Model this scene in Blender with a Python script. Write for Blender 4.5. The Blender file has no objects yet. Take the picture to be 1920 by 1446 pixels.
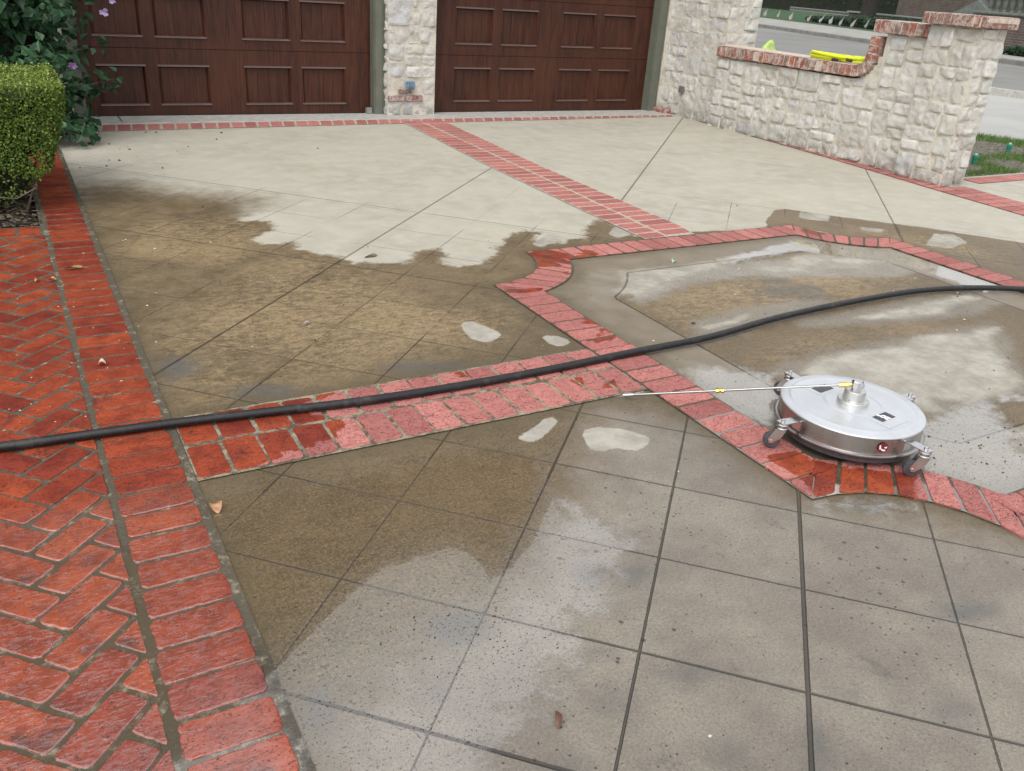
import bpy, bmesh, math, random
import numpy as np
from mathutils import Vector, Matrix, noise as mn
random.seed(7); rng = np.random.default_rng(7)
PI = math.pi
SC = bpy.context.scene
COL = SC.collection

# ------------------------------------------------------------------ camera
HC = 1.3271123
F = 1596.46 / 1920.0
RW = np.array([[0.8699331783714259, -0.4886441371768626, 0.06665712543508363],
               [-0.16039777905195907, -0.4081517539069016, -0.8987128007644708],
               [0.4663569637560781, 0.7711284283343467, -0.43344218688403247]])
cd = bpy.data.cameras.new("Camera"); cam = bpy.data.objects.new("Camera", cd); COL.objects.link(cam)
cd.sensor_width = 36.0; cd.lens = 36.0 * F; cd.clip_start = 0.05; cd.clip_end = 900
m = Matrix.Identity(4)
for r in range(3):
    m[r][0] = RW[0][r]; m[r][1] = -RW[1][r]; m[r][2] = -RW[2][r]
m[0][3] = 0; m[1][3] = 0; m[2][3] = HC
cam.matrix_world = m
SC.camera = cam

# ------------------------------------------------------------------ world, sun, exposure
world = bpy.data.worlds.new("World"); SC.world = world; world.use_nodes = True
wn = world.node_tree.nodes; wl = world.node_tree.links
bg = wn["Background"]; bg.inputs[1].default_value = 0.14
sky = wn.new("ShaderNodeTexSky"); sky.sky_type = 'NISHITA'; sky.sun_disc = False
SUN_EL, SUN_AZ = math.radians(52), math.radians(232)      # compass from +Y
sky.sun_elevation = SUN_EL; sky.sun_rotation = SUN_AZ
sky.air_density = 1.0; sky.dust_density = 6.0; sky.ozone_density = 1.0
hs = wn.new("ShaderNodeHueSaturation"); hs.inputs["Saturation"].default_value = 0.22
ov = wn.new("ShaderNodeMix"); ov.data_type = 'RGBA'; ov.inputs[0].default_value = 0.55; ov.inputs[7].default_value = (8.6, 8.8, 9.0, 1)   # thin even cloud cover
wl.new(sky.outputs[0], hs.inputs["Color"]); wl.new(hs.outputs[0], ov.inputs[6]); wl.new(ov.outputs[2], bg.inputs[0])
sd = bpy.data.lights.new("Sun", 'SUN'); sd.energy = 1.05; sd.angle = math.radians(34); sd.color = (1.0, 0.96, 0.9)
sun = bpy.data.objects.new("Sun", sd); COL.objects.link(sun)
dirv = Vector((math.sin(SUN_AZ) * math.cos(SUN_EL), math.cos(SUN_AZ) * math.cos(SUN_EL), math.sin(SUN_EL)))
sun.rotation_euler = dirv.to_track_quat('Z', 'Y').to_euler()
SC.view_settings.view_transform = 'Standard'; SC.view_settings.look = 'None'
SC.view_settings.exposure = 0.27; SC.view_settings.gamma = 1.0

# ------------------------------------------------------------------ measuring helpers (survey pixels -> metres on a real plane)
def ray(x, y):
    return RW.T @ np.array([(x - 960) / (F * 1920), (y - 723) / (F * 1920), 1.0])
def g(x, y, z=0.0):
    d = ray(x, y); k = (z - HC) / d[2]; return (d[0] * k, d[1] * k)
def onY(x, y, Y):
    d = ray(x, y); k = Y / d[1]; return (d[0] * k, HC + d[2] * k)
def gp(pts, z=0.0): return [g(a, b, z) for a, b in pts]

# ------------------------------------------------------------------ object helpers
def tag(o, label=None, cat=None, group=None, kind=None):
    if label: o['label'] = label
    if cat: o['category'] = cat
    if group: o['group'] = group
    if kind: o['kind'] = kind
    return o
def empty(name, loc=(0, 0, 0), rz=0.0):
    o = bpy.data.objects.new(name, None); COL.objects.link(o); o.location = loc; o.rotation_euler = (0, 0, rz)
    o.empty_display_size = 0.1; return o
def link(name, me, mats, parent=None, smooth=False):
    o = bpy.data.objects.new(name, me); COL.objects.link(o)
    for mt in (mats if isinstance(mats, (list, tuple)) else [mats]): me.materials.append(mt)
    if smooth: me.polygons.foreach_set("use_smooth", [True] * len(me.polygons)); me.set_sharp_from_angle(angle=math.radians(38))
    if parent: o.parent = parent
    return o
class MB:
    """collects faces, then builds one mesh"""
    def __init__(s): s.v = []; s.f = []; s.a = []; s.mi = []
    def add(s, vs, fs, a=0.0, mi=0):
        n = len(s.v); s.v += [tuple(p) for p in vs]; s.f += [tuple(i + n for i in q) for q in fs]
        s.a += [a] * len(vs) if not isinstance(a, list) else a; s.mi += [mi] * len(fs)
    def box(s, x0, y0, z0, x1, y1, z1, a=0.0, mi=0, M=None):
        vs = [(x, y, z) for x in (x0, x1) for y in (y0, y1) for z in (z0, z1)]
        if M is not None: vs = [M @ Vector(p) for p in vs]
        s.add(vs, [(0, 1, 3, 2), (4, 6, 7, 5), (0, 4, 5, 1), (2, 3, 7, 6), (0, 2, 6, 4), (1, 5, 7, 3)], a, mi)
    def bevbox(s, x0, y0, z0, x1, y1, z1, b=0.004, a=0.0, mi=0, M=None):
        vs = []; 
        for z, i in ((z0, b), (z0 + b, 0), (z1 - b, 0), (z1, b)):
            q = [(x0 + i, y0 + i), (x1 - i, y0 + i), (x1 - i, y1 - i), (x0 + i, y1 - i)]
            if i == 0: q = [(x0, y0 + 0), (x1, y0), (x1, y1), (x0, y1)]
            vs += [(px, py, z) for px, py in q]
        if M is not None: vs = [M @ Vector(p) for p in vs]
        fs = [(3, 2, 1, 0), (12, 13, 14, 15)]
        for k in range(3):
            for j in range(4):
                a0 = k * 4 + j; b0 = k * 4 + (j + 1) % 4; fs.append((a0, b0, b0 + 4, a0 + 4))
        s.add(vs, fs, a, mi)
    def tube(s, pts, r, n=10, a=0.0, mi=0, caps=True):
        pts = [Vector(p) for p in pts]; rs = r if isinstance(r, (list, tuple)) else [r] * len(pts)
        vs = []; up = Vector((0, 0, 1)); 
        for i, p in enumerate(pts):
            t = (pts[min(i + 1, len(pts) - 1)] - pts[max(i - 1, 0)]).normalized()
            ref = up if abs(t.dot(up)) < 0.95 else Vector((1, 0, 0))
            u = t.cross(ref).normalized(); w = u.cross(t)
            for k in range(n):
                an = 2 * PI * k / n; vs.append(p + (u * math.cos(an) + w * math.sin(an)) * rs[i])
        fs = []
        for i in range(len(pts) - 1):
            for k in range(n):
                fs.append((i * n + k, i * n + (k + 1) % n, (i + 1) * n + (k + 1) % n, (i + 1) * n + k))
        if caps: fs += [tuple(range(n - 1, -1, -1)), tuple(range((len(pts) - 1) * n, len(pts) * n))]
        s.add(vs, fs, a, mi)
    def lathe(s, prof, n=48, c=(0, 0, 0), a=0.0, mi=0, M=None):
        vs = []
        for r_, z in prof:
            for k in range(n):
                an = 2 * PI * k / n; vs.append(Vector((r_ * math.cos(an), r_ * math.sin(an), z)))
        if M is not None: vs = [M @ p for p in vs]
        vs = [p + Vector(c) for p in vs]
        fs = []
        for i in range(len(prof) - 1):
            for k in range(n):
                fs.append((i * n + k, i * n + (k + 1) % n, (i + 1) * n + (k + 1) % n, (i + 1) * n + k))
        s.add(vs, fs, a, mi)
    def build(s, name, mats, parent=None, smooth=False, attr="tint"):
        me = bpy.data.meshes.new(name); me.from_pydata(s.v, [], s.f); me.update()
        if attr:
            at = me.attributes.new(attr, 'FLOAT', 'POINT'); at.data.foreach_set("value", np.array(s.a, dtype=np.float32))
        o = link(name, me, mats, parent, smooth)
        me.polygons.foreach_set("material_index", s.mi)
        return o

# ------------------------------------------------------------------ shader helpers
class SH:
    def __init__(s, name):
        s.m = bpy.data.materials.new(name); s.m.use_nodes = True; s.t = s.m.node_tree
        s.b = s.t.nodes["Principled BSDF"]; s._p = None
    def n(s, t, **k):
        nd = s.t.nodes.new(t)
        for a, b in k.items(): setattr(nd, a, b)
        return nd
    def L(s, a, b): s.t.links.new(a, b)
    def set(s, nd, i, v):
        if v is None: return
        if isinstance(v, bpy.types.NodeSocket): s.L(v, nd.inputs[i])
        else:
            sk = nd.inputs[i]
            if sk.type == 'RGBA' and not hasattr(v, '__len__'): v = (v, v, v, 1)
            elif sk.type == 'RGBA' and len(v) == 3: v = (*v, 1)
            sk.default_value = v
    def math(s, op, a, b=0.0, c=None, clamp=False):
        nd = s.n("ShaderNodeMath", operation=op, use_clamp=clamp); s.set(nd, 0, a); s.set(nd, 1, b)
        if c is not None: s.set(nd, 2, c)
        return nd.outputs[0]
    def pos(s):
        if s._p is None: s._p = s.n("ShaderNodeTexCoord").outputs["Object"]
        return s._p
    def mapv(s, v, sc=(1, 1, 1), rot=(0, 0, 0), loc=(0, 0, 0)):
        nd = s.n("ShaderNodeMapping"); s.set(nd, 0, v); nd.inputs[1].default_value = loc; nd.inputs[2].default_value = rot; nd.inputs[3].default_value = sc
        return nd.outputs[0]
    def noise(s, sc, det=4.0, ro=0.6, v=None, dist=0.0):
        nd = s.n("ShaderNodeTexNoise"); s.set(nd, "Vector", v if v is not None else s.pos())
        nd.inputs["Scale"].default_value = sc; nd.inputs["Detail"].default_value = det
        nd.inputs["Roughness"].default_value = ro; nd.inputs["Distortion"].default_value = dist
        return nd.outputs[0]
    def voro(s, sc, feat='F1', v=None, rnd=1.0):
        nd = s.n("ShaderNodeTexVoronoi", feature=feat); s.set(nd, "Vector", v if v is not None else s.pos())
        nd.inputs["Scale"].default_value = sc; nd.inputs["Randomness"].default_value = rnd
        return nd.outputs["Distance"]
    def ramp(s, v, lo, hi, a=0.0, b=1.0, smooth=True):
        nd = s.n("ShaderNodeMapRange"); nd.interpolation_type = 'SMOOTHSTEP' if smooth else 'LINEAR'
        s.set(nd, 0, v); s.set(nd, 1, lo); s.set(nd, 2, hi); s.set(nd, 3, a); s.set(nd, 4, b); return nd.outputs[0]
    def mix(s, f, a, b):
        nd = s.n("ShaderNodeMix", data_type='RGBA'); s.set(nd, 0, f); s.set(nd, 6, a); s.set(nd, 7, b); return nd.outputs[2]
    def mul(s, a, b):
        nd = s.n("ShaderNodeMix", data_type='RGBA', blend_type='MULTIPLY'); nd.inputs[0].default_value = 1.0; s.set(nd, 6, a); s.set(nd, 7, b); return nd.outputs[2]
    def fmix(s, f, a, b):
        nd = s.n("ShaderNodeMix", data_type='FLOAT'); s.set(nd, 0, f); s.set(nd, 2, a); s.set(nd, 3, b); return nd.outputs[0]
    def attr(s, nm): return s.n("ShaderNodeAttribute", attribute_name=nm).outputs["Fac"]
    def bump(s, h, dist=0.01, st=1.0, nrm=None):
        nd = s.n("ShaderNodeBump"); nd.inputs["Distance"].default_value = dist; s.set(nd, "Strength", st); s.set(nd, "Height", h)
        if nrm is not None: s.L(nrm, nd.inputs["Normal"])
        return nd.outputs[0]
    def out(s, col=None, rough=None, nrm=None, spec=None, metal=None, **k):
        if col is not None: s.set(s.b, "Base Color", col)
        if rough is not None: s.set(s.b, "Roughness", rough)
        if nrm is not None: s.L(nrm, s.b.inputs["Normal"])
        if spec is not None: s.set(s.b, "Specular IOR Level", spec)
        if metal is not None: s.set(s.b, "Metallic", metal)
        for a, b in k.items(): s.set(s.b, a.replace("_", " "), b)
        return s.m
def simple(name, col, rough=0.5, metal=0.0, var=0.12, sc=20.0, bump=0.0, spec=0.5):
    s = SH(name); nz = s.noise(sc, 5)
    c = s.mix(s.ramp(nz, 0.3, 0.7), tuple(x * (1 - var) for x in col), tuple(min(1, x * (1 + var)) for x in col))
    r = s.ramp(s.noise(sc * 2.3, 3), 0.2, 0.8, rough * 0.8, min(1, rough * 1.2))
    return s.out(c, r, s.bump(nz, bump) if bump else None, spec, metal)

# ------------------------------------------------------------------ materials
WATER = (0.33, 0.33, 0.31)
def concrete_mat():
    s = SH("driveway_concrete"); P = s.pos()
    big = s.noise(1.3, 5, 0.6); mid = s.noise(7, 6, 0.65); fine = s.noise(60, 5, 0.7); grit = s.noise(260, 3, 0.7)
    edge = s.noise(11, 10, 0.72)                         # frays every stain outline
    fr = s.math('MULTIPLY', s.math('SUBTRACT', edge, 0.5), 2.0)
    def mask(nm, k=0.6, w=0.12):
        return s.ramp(s.math('ADD', s.attr(nm), s.math('MULTIPLY', fr, k)), -w, w)
    sw = s.attr('soft'); dry = s.ramp(s.math('ADD', s.attr('dry'), s.math('MULTIPLY', fr, s.fmix(sw, 0.6, 1.5))), s.fmix(sw, -0.12, -1.3), s.fmix(sw, 0.12, 1.3)); grey = mask('grey', 1.2, 0.5); tan = mask('tan', 1.0, 0.6); beige = mask('beige', 1.2, 0.9); film = mask('film', 1.5, 0.3); smoothc = mask('band', 0.0, 0.05)
    # dry concrete, warm on the right half, cooler on the left
    d1 = s.mix(s.ramp(big, 0.35, 0.7), (0.445, 0.417, 0.345), (0.375, 0.352, 0.295))
    d1 = s.mix(s.ramp(mid, 0.35, 0.75), d1, (0.48, 0.456, 0.39))
    d1 = s.mix(s.ramp(s.noise(3.1, 7, 0.7), 0.52, 0.72, 0.0, 0.40), d1, (0.36, 0.305, 0.22))
    # damp concrete: dark olive brown with tan mottling stretched by the tooling
    st = s.mapv(P, (1.0, 1.7, 1), (0, 0, 0.5)); mot = s.noise(19.0, 10, 0.84, st, 0.3)
    dk = s.mix(s.ramp(mid, 0.3, 0.7), (0.118, 0.088, 0.049), (0.180, 0.136, 0.080))
    tn = s.mix(s.ramp(s.noise(22, 5, 0.7), 0.3, 0.7), (0.395, 0.288, 0.160), (0.29, 0.210, 0.115))
    tmask = s.math('MULTIPLY', s.ramp(s.math('ADD', mot, s.math('MULTIPLY', s.math('SUBTRACT', big, 0.5), 0.45)), 0.40, 0.58), s.fmix(tan, 0.30, 0.92))
    dm = s.mix(tmask, dk, tn)
    gr = s.mix(s.ramp(mid, 0.35, 0.7), (0.285, 0.262, 0.225), (0.36, 0.335, 0.295))
    dm = s.mix(s.math('MULTIPLY', grey, 0.9), dm, gr)
    bgc = s.mix(s.ramp(s.noise(3.6, 12, 0.70), 0.33, 0.68), (0.195, 0.167, 0.138), (0.300, 0.262, 0.214))
    bgc = s.mix(s.math('MULTIPLY', s.ramp(s.noise(150, 6, 0.82), 0.42, 0.64), 0.62), bgc, (0.105, 0.090, 0.075))
    bgc = s.mix(s.math('MULTIPLY', s.ramp(s.noise(140, 4, 0.8), 0.56, 0.68), 0.5), bgc, (0.40, 0.355, 0.29))
    dm = s.mix(s.math('MULTIPLY', s.ramp(s.noise(75, 6, 0.85), 0.48, 0.60), 0.55), dm, (0.075, 0.056, 0.030))
    dm = s.mix(s.attr('near'), dm, s.mul(dm, (0.74, 0.72, 0.68)))
    dm = s.mix(s.math('MULTIPLY', s.math('MULTIPLY', s.attr('near'), s.ramp(s.noise(120, 6, 0.85), 0.50, 0.60)), 0.6), dm, (0.29, 0.215, 0.125))
    bgc = s.mix(s.math('MULTIPLY', s.ramp(s.noise(8, 9, 0.8, None, 0.6), 0.58, 0.68), 0.6), bgc, (0.085, 0.078, 0.072))
    dm = s.mix(beige, dm, bgc)
    dm = s.mix(s.math('MULTIPLY', mask('smudge', 1.3, 1.0), 0.8), dm, (0.10, 0.10, 0.095))
    dm = s.mix(s.math('MULTIPLY', smoothc, 0.75), dm, s.mix(s.ramp(mid, 0.3, 0.7), (0.21, 0.175, 0.125), (0.27, 0.235, 0.185)))
    cmb = s.n("ShaderNodeCombineXYZ"); s.L(s.math('FLOOR', s.attr('lx')), cmb.inputs[0]); s.L(s.math('FLOOR', s.attr('ly')), cmb.inputs[1])
    wn_ = s.n("ShaderNodeTexWhiteNoise", noise_dimensions='2D'); s.L(cmb.outputs[0], wn_.inputs["Vector"])
    dm = s.mix(s.math('MULTIPLY', wn_.outputs["Value"], 0.22), dm, s.mul(dm, (0.62, 0.62, 0.64)))
    patch = s.math('MULTIPLY', s.ramp(s.attr('pale'), -0.4, 0.1), 1.0)
    d1 = s.mix(s.math('MULTIPLY', patch, 0.85), d1, s.mix(s.ramp(s.noise(6, 9, 0.75), 0.35, 0.68), (0.26, 0.240, 0.20), (0.44, 0.42, 0.37)))
    col = s.mix(dry, dm, d1)
    # speckle
    col = s.mix(s.math('MULTIPLY', s.ramp(grit, 0.30, 0.42, 1.0, 0.0), s.fmix(dry, 0.45, 0.12)), col, (0.07, 0.058, 0.045))
    col = s.mix(s.math('MULTIPLY', s.ramp(grit, 0.60, 0.72), s.fmix(dry, 0.35, 0.15)), col, (0.50, 0.43, 0.33))
    # pits and droplets
    pit = s.ramp(s.math('ADD', s.voro(17, v=s.mapv(P, (1, 1, 0))), s.math('MULTIPLY', s.noise(2.2, 3), 0.25)), 0.165, 0.20, 1.0, 0.0)
    pit2 = s.ramp(s.math('ADD', s.voro(41, v=s.mapv(P, (1, 1, 0), (0, 0, 0), (3.3, 1.7, 0))), s.math('MULTIPLY', s.noise(1.7, 4, 0.7), 0.42)), 0.270, 0.300, 1.0, 0.0)
    pit = s.math('MULTIPLY', s.math('MAXIMUM', pit, pit2), s.math('SUBTRACT', 1.0, dry))
    col = s.mix(s.math('MULTIPLY', pit, 0.75), col, (0.05, 0.04, 0.032))
    # --- scored joints: square lattice at 45 degrees to the garage
    lx = s.attr('lx'); ly = s.attr('ly')
    wob = s.math('MULTIPLY', s.math('SUBTRACT', s.noise(30, 3), 0.5), 0.007)
    def dist_to_int(v):
        f = s.math('FRACT', s.math('ADD', v, 100.5)); return s.math('ABSOLUTE', s.math('SUBTRACT', f, 0.5))
    def line(d, w): return s.ramp(s.math('ADD', d, wob), w * 0.55, w * 1.25, 1.0, 0.0)
    la = line(dist_to_int(lx), 0.0066); lb = line(dist_to_int(ly), 0.0066)
    thin = s.math('MULTIPLY', s.math('MAXIMUM', la, lb), s.attr('thin'))
    thin = s.math('MULTIPLY', thin, s.fmix(s.attr('near'), s.ramp(s.noise(1.9, 4), 0.36, 0.58), 1.0))
    bold = None
    for ax, v, a, b, w, k in BOLD:
        p, q = (lx, ly) if ax == 'x' else (ly, lx)
        d = s.math('ABSOLUTE', s.math('SUBTRACT', p, v)); e = line(d, w)
        e = s.math('MULTIPLY', e, s.math('MULTIPLY', s.math('GREATER_THAN', q, a), s.math('LESS_THAN', q, b)))
        e = s.math('MULTIPLY', e, k)
        bold = e if bold is None else s.math('MAXIMUM', bold, e)
    mline = s.ramp(s.math('ABSOLUTE', s.math('ADD', s.attr('mline'), s.math('MULTIPLY', wob, 0.3))), 0.002, 0.006, 1.0, 0.0)
    outm = s.math('SUBTRACT', 1.0, s.ramp(s.attr('med'), -0.01, 0.01))
    joint = s.math('MULTIPLY', s.math('MAXIMUM', thin, bold), outm)
    joint = s.math('MAXIMUM', joint, s.math('MULTIPLY', mline, 0.8))
    halo = s.math('MULTIPLY', s.math('MULTIPLY', s.ramp(dist_to_int(ly), 0.0, 0.04, 0.16, 0.0), outm), s.attr('near'))
    col = s.mix(s.math('MULTIPLY', halo, s.math('SUBTRACT', 1.0, dry)), col, (0.12, 0.105, 0.088))
    col = s.mix(s.math('MULTIPLY', joint, 0.86), col, s.mix(dry, (0.026, 0.021, 0.017), (0.13, 0.115, 0.095)))
    # damp grime along the brick edging
    eg = s.ramp(s.math('ADD', s.attr('edge'), s.math('MULTIPLY', fr, 0.05)), 0.0, 0.10, 1.0, 0.0)
    col = s.mix(s.math('MULTIPLY', eg, s.fmix(dry, 0.55, 0.18)), col, (0.10, 0.078, 0.045))
    eg2 = s.ramp(s.math('ADD', s.attr('edge'), s.math('MULTIPLY', fr, 0.004)), 0.001, 0.006, 1.0, 0.0)
    col = s.mix(s.math('MULTIPLY', eg2, 0.9), col, (0.05, 0.045, 0.04))
    # gloss: water film
    pud = s.math('MULTIPLY', film, s.math('SUBTRACT', 1.0, dry))
    drop = s.ramp(s.noise(130, 3, 0.6), 0.34, 0.40)
    bead = s.ramp(s.voro(26, v=s.mapv(P, (1, 1.6, 0))), 0.10, 0.16)
    pud = s.math('MULTIPLY', pud, s.math('MULTIPLY', drop, s.fmix(s.ramp(s.noise(2.6, 4), 0.42, 0.55), bead, 1.0)))
    rough = s.fmix(dry, s.fmix(pud, s.ramp(mid, 0.3, 0.7, 0.42, 0.62), 0.10), 0.85)
    h = s.math('ADD', s.math('MULTIPLY', fine, 0.25), s.math('MULTIPLY', grit, 0.16))
    h = s.math('MULTIPLY', h, s.fmix(pud, 1.0, 0.16))
    h = s.math('SUBTRACT', h, s.math('MULTIPLY', joint, s.fmix(pud, 1.4, 0.08)))
    h = s.math('SUBTRACT', h, s.math('MULTIPLY', pit, s.fmix(pud, 0.5, 0.2)))
    nrm = s.bump(h, 0.005, 1.0)
    s.out(col, rough, nrm, spec=s.fmix(pud, s.fmix(dry, 0.5, 0.3), 1.0))
    s.b.inputs["IOR"].default_value = 1.5
    s.set(s.b, "Coat Weight", s.math('MULTIPLY', pud, 1.0)); s.b.inputs["Coat Roughness"].default_value = 0.012; s.b.inputs["Coat IOR"].default_value = 1.86
    s.L(s.bump(s.math('ADD', s.math('MULTIPLY', s.noise(16, 3, 0.5), 1.1), s.math('MULTIPLY', s.ramp(s.noise(110, 3, 0.6), 0.56, 0.70), 0.9)), 0.00010, 1.0), s.b.inputs["Coat Normal"])
    return s.m
# lattice joints that were cut wide: axis, value, from, to (along the other axis), half width, strength
BOLD = [('x', -1, -1.6, 10.6, 0.013, 0.85), ('x', 2, 8.7, 22, 0.015, 0.9), ('x', 6.97, 8.2, 15.5, 0.014, 0.8), ('x', 5, -8, 0, 0.0145, 0.9),
        ('y', 3, -6, 1.4, 0.010, 0.8), ('y', 6.12, -9, 3.2, 0.012, 0.7), ('y', 9.86, 2.2, 24, 0.010, 0.55), ('y', 14.6, 1.0, 24, 0.010, 0.5),
        ('y', -3, -8, 12, 0.0095, 0.8), ('y', -4, -8, 12, 0.0145, 0.9), ('x', 4, -8, 0.7, 0.0085, 0.9), ('x', 3, -3, 0.9, 0.009, 0.9)]

def brick_paver_mat(name):
    s = SH(name); P = s.pos()
    t = s.attr('tint'); dr = s.attr('dry'); fl = s.attr('film')
    fr = s.math('MULTIPLY', s.math('SUBTRACT', s.noise(28, 6, 0.65), 0.5), 0.9)
    dry = s.ramp(s.math('ADD', dr, fr), -0.10, 0.10)
    wet = s.mix(s.ramp(t, 0, 1, smooth=False), (0.26, 0.040, 0.022), (0.42, 0.080, 0.030))
    wet = s.mix(s.ramp(s.noise(13, 5), 0.35, 0.7), wet, s.mul(wet, (0.62, 0.55, 0.6)))
    dk = s.ramp(s.math('ADD', s.noise(5, 5, 0.7), s.math('MULTIPLY', t, 0.12)), 0.66, 0.76)
    wet = s.mix(s.math('MULTIPLY', dk, 0.7), wet, (0.07, 0.028, 0.028))
    pk = s.mix(s.ramp(t, 0, 1, smooth=False), (0.38, 0.145, 0.13), (0.56, 0.235, 0.205))
    pk = s.mix(s.ramp(s.noise(40, 5, 0.7), 0.35, 0.7), pk, s.mul(pk, (0.84, 0.72, 0.74)))
    col = s.mix(dry, wet, pk)
    sp = s.noise(190, 3, 0.65, s.mapv(P, (1, 1, 1)))
    col = s.mix(s.math('MULTIPLY', s.ramp(s.math('ADD', sp, s.math('MULTIPLY', s.math('SUBTRACT', s.noise(18, 3), 0.5), 0.25)), 0.34, 0.42, 1.0, 0.0), 0.85), col, (0.05, 0.018, 0.018))
    # kiln drag lines
    dl = s.noise(5, 6, 0.75, s.mapv(P, (9, 26, 9), (0, 0, 0.25), (0, 0, 0)), 0.5)
    col = s.mix(s.math('MULTIPLY', s.ramp(dl, 0.57, 0.66), s.fmix(dry, 0.4, 0.10)), col, (0.13, 0.03, 0.03))
    mort = s.ramp(s.noise(24, 6, 0.75), 0.66, 0.74)
    col = s.mix(s.math('MULTIPLY', mort, 0.4), col, (0.42, 0.33, 0.27))
    filmm = s.ramp(s.math('ADD', fl, s.math('MULTIPLY', fr, 0.7)), -0.1, 0.35)
    pits = s.ramp(sp, 0.30, 0.42)
    rough = s.fmix(dry, s.fmix(filmm, 0.40, 0.13), 0.75)
    h = s.math('ADD', s.math('MULTIPLY', s.noise(120, 5, 0.75), 0.5), s.math('MULTIPLY', s.ramp(dl, 0.5, 0.7), -0.4))
    h = s.math('ADD', h, s.math('MULTIPLY', pits, 0.5))
    s.out(col, rough, s.bump(s.math('MULTIPLY', h, s.fmix(filmm, 1.0, 0.35)), 0.0035, 1.0), spec=s.fmix(dry, s.fmix(filmm, 0.35, 0.7), 0.25))
    s.set(s.b, "Coat Weight", s.math('MULTIPLY', s.math('MULTIPLY', filmm, pits), s.math('SUBTRACT', 1.0, dry)))
    s.b.inputs["Coat Roughness"].default_value = 0.06; s.b.inputs["Coat IOR"].default_value = 2.2
    s.L(s.bump(s.math('ADD', s.math('MULTIPLY', s.noise(50, 4, 0.6), 1.0), s.math('MULTIPLY', s.ramp(dl, 0.5, 0.7), -0.9)), 0.0007, 1.0), s.b.inputs["Coat Normal"])
    return s.m
def mortar_mat(name, pale=0.5, film=0.0, light=(0.34, 0.30, 0.215)):
    s = SH(name); nz = s.noise(16, 9, 0.8); n2 = s.noise(90, 4, 0.7)
    c = s.mix(s.ramp(nz, 0.72 - 0.5 * pale, 0.86 - 0.45 * pale), (0.085, 0.070, 0.046), light)
    c = s.mix(s.ramp(n2, 0.45, 0.7, 0.0, 0.6), c, (0.10, 0.085, 0.055))
    f = s.attr('film'); ff = s.ramp(s.math('ADD', f, s.math('MULTIPLY', s.math('SUBTRACT', nz, 0.5), 1.2)), 0.0, 0.3)
    s.out(c, s.fmix(ff, 0.7, 0.08), s.bump(s.math('MULTIPLY', n2, s.fmix(ff, 1.0, 0.05)), 0.006), spec=0.6)
    s.set(s.b, "Coat Weight", ff); s.b.inputs["Coat Roughness"].default_value = 0.03; s.b.inputs["Coat IOR"].default_value = 2.0
    return s.m
def stone_mat(name, warm=0.0):
    s = SH(name); t = s.attr('tint')
    c = s.mix(s.ramp(t, 0, 1, smooth=False), (0.55, 0.54, 0.50), (0.74, 0.735, 0.705))
    c = s.mix(s.math('GREATER_THAN', t, 0.9), c, (0.58, 0.58, 0.58))
    c = s.mix(s.ramp(s.noise(7, 7, 0.7), 0.5, 0.72), c, (0.66, 0.62, 0.53))
    c = s.mix(s.ramp(s.noise(30, 6, 0.75), 0.55, 0.72, 0.0, 0.4), c, (0.46, 0.445, 0.41))
    c = s.mix(s.ramp(s.noise(3.3, 6, 0.7), 0.58, 0.74, 0.0, 0.35 + warm), c, (0.62, 0.54, 0.38))
    # blotchy darker tone towards the ground
    z = s.n("ShaderNodeSeparateXYZ"); s.L(s.n("ShaderNodeNewGeometry").outputs["Position"], z.inputs[0])
    ground_tone = s.math('MULTIPLY', s.ramp(z.outputs[2], 0.0, 0.22, 0.6, 0.0), s.ramp(s.noise(11, 6, 0.7), 0.3, 0.6))
    c = s.mix(ground_tone, c, (0.21, 0.19, 0.16))
    h = s.math('ADD', s.noise(26, 8, 0.72), s.math('MULTIPLY', s.noise(110, 4, 0.7), 0.35))
    return s.out(c, 0.85, s.bump(h, 0.018, 0.9), 0.3)
def stone_mortar_mat():
    s = SH("pointing"); 
    c = s.mix(s.ramp(s.noise(6, 7, 0.7), 0.34, 0.6), (0.44, 0.42, 0.365), (0.68, 0.65, 0.575))
    c = s.mix(s.ramp(s.noise(40, 5), 0.4, 0.7, 0, 0.5), c, (0.60, 0.54, 0.43))
    return s.out(c, 0.9, s.bump(s.noise(50, 6, 0.7), 0.01), 0.2)
def wall_brick_mat():
    s = SH("cap_brick"); t = s.attr('tint')
    cr = s.n("ShaderNodeValToRGB"); s.L(t, cr.inputs[0]); e = cr.color_ramp.elements; cr.color_ramp.interpolation = 'CONSTANT'
    e[0].position = 0; e[0].color = (0.30, 0.085, 0.058, 1); e[1].position = 0.3; e[1].color = (0.25, 0.11, 0.085, 1)
    for p, c in ((0.5, (0.34, 0.10, 0.06, 1)), (0.68, (0.26, 0.15, 0.125, 1)), (0.84, (0.17, 0.13, 0.105, 1)), (0.93, (0.42, 0.11, 0.05, 1))):
        x = e.new(p); x.color = c
    c = s.mix(s.ramp(s.noise(15, 9, 0.8), 0.44, 0.60, 0.08, 0.85), cr.outputs[0], (0.58, 0.50, 0.45))
    c = s.mix(s.ramp(s.noise(60, 5, 0.7), 0.35, 0.6, 0.4, 0.0), c, (0.13, 0.06, 0.05))
    return s.out(c, 0.85, s.bump(s.noise(80, 6, 0.7), 0.008), 0.3)
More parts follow.
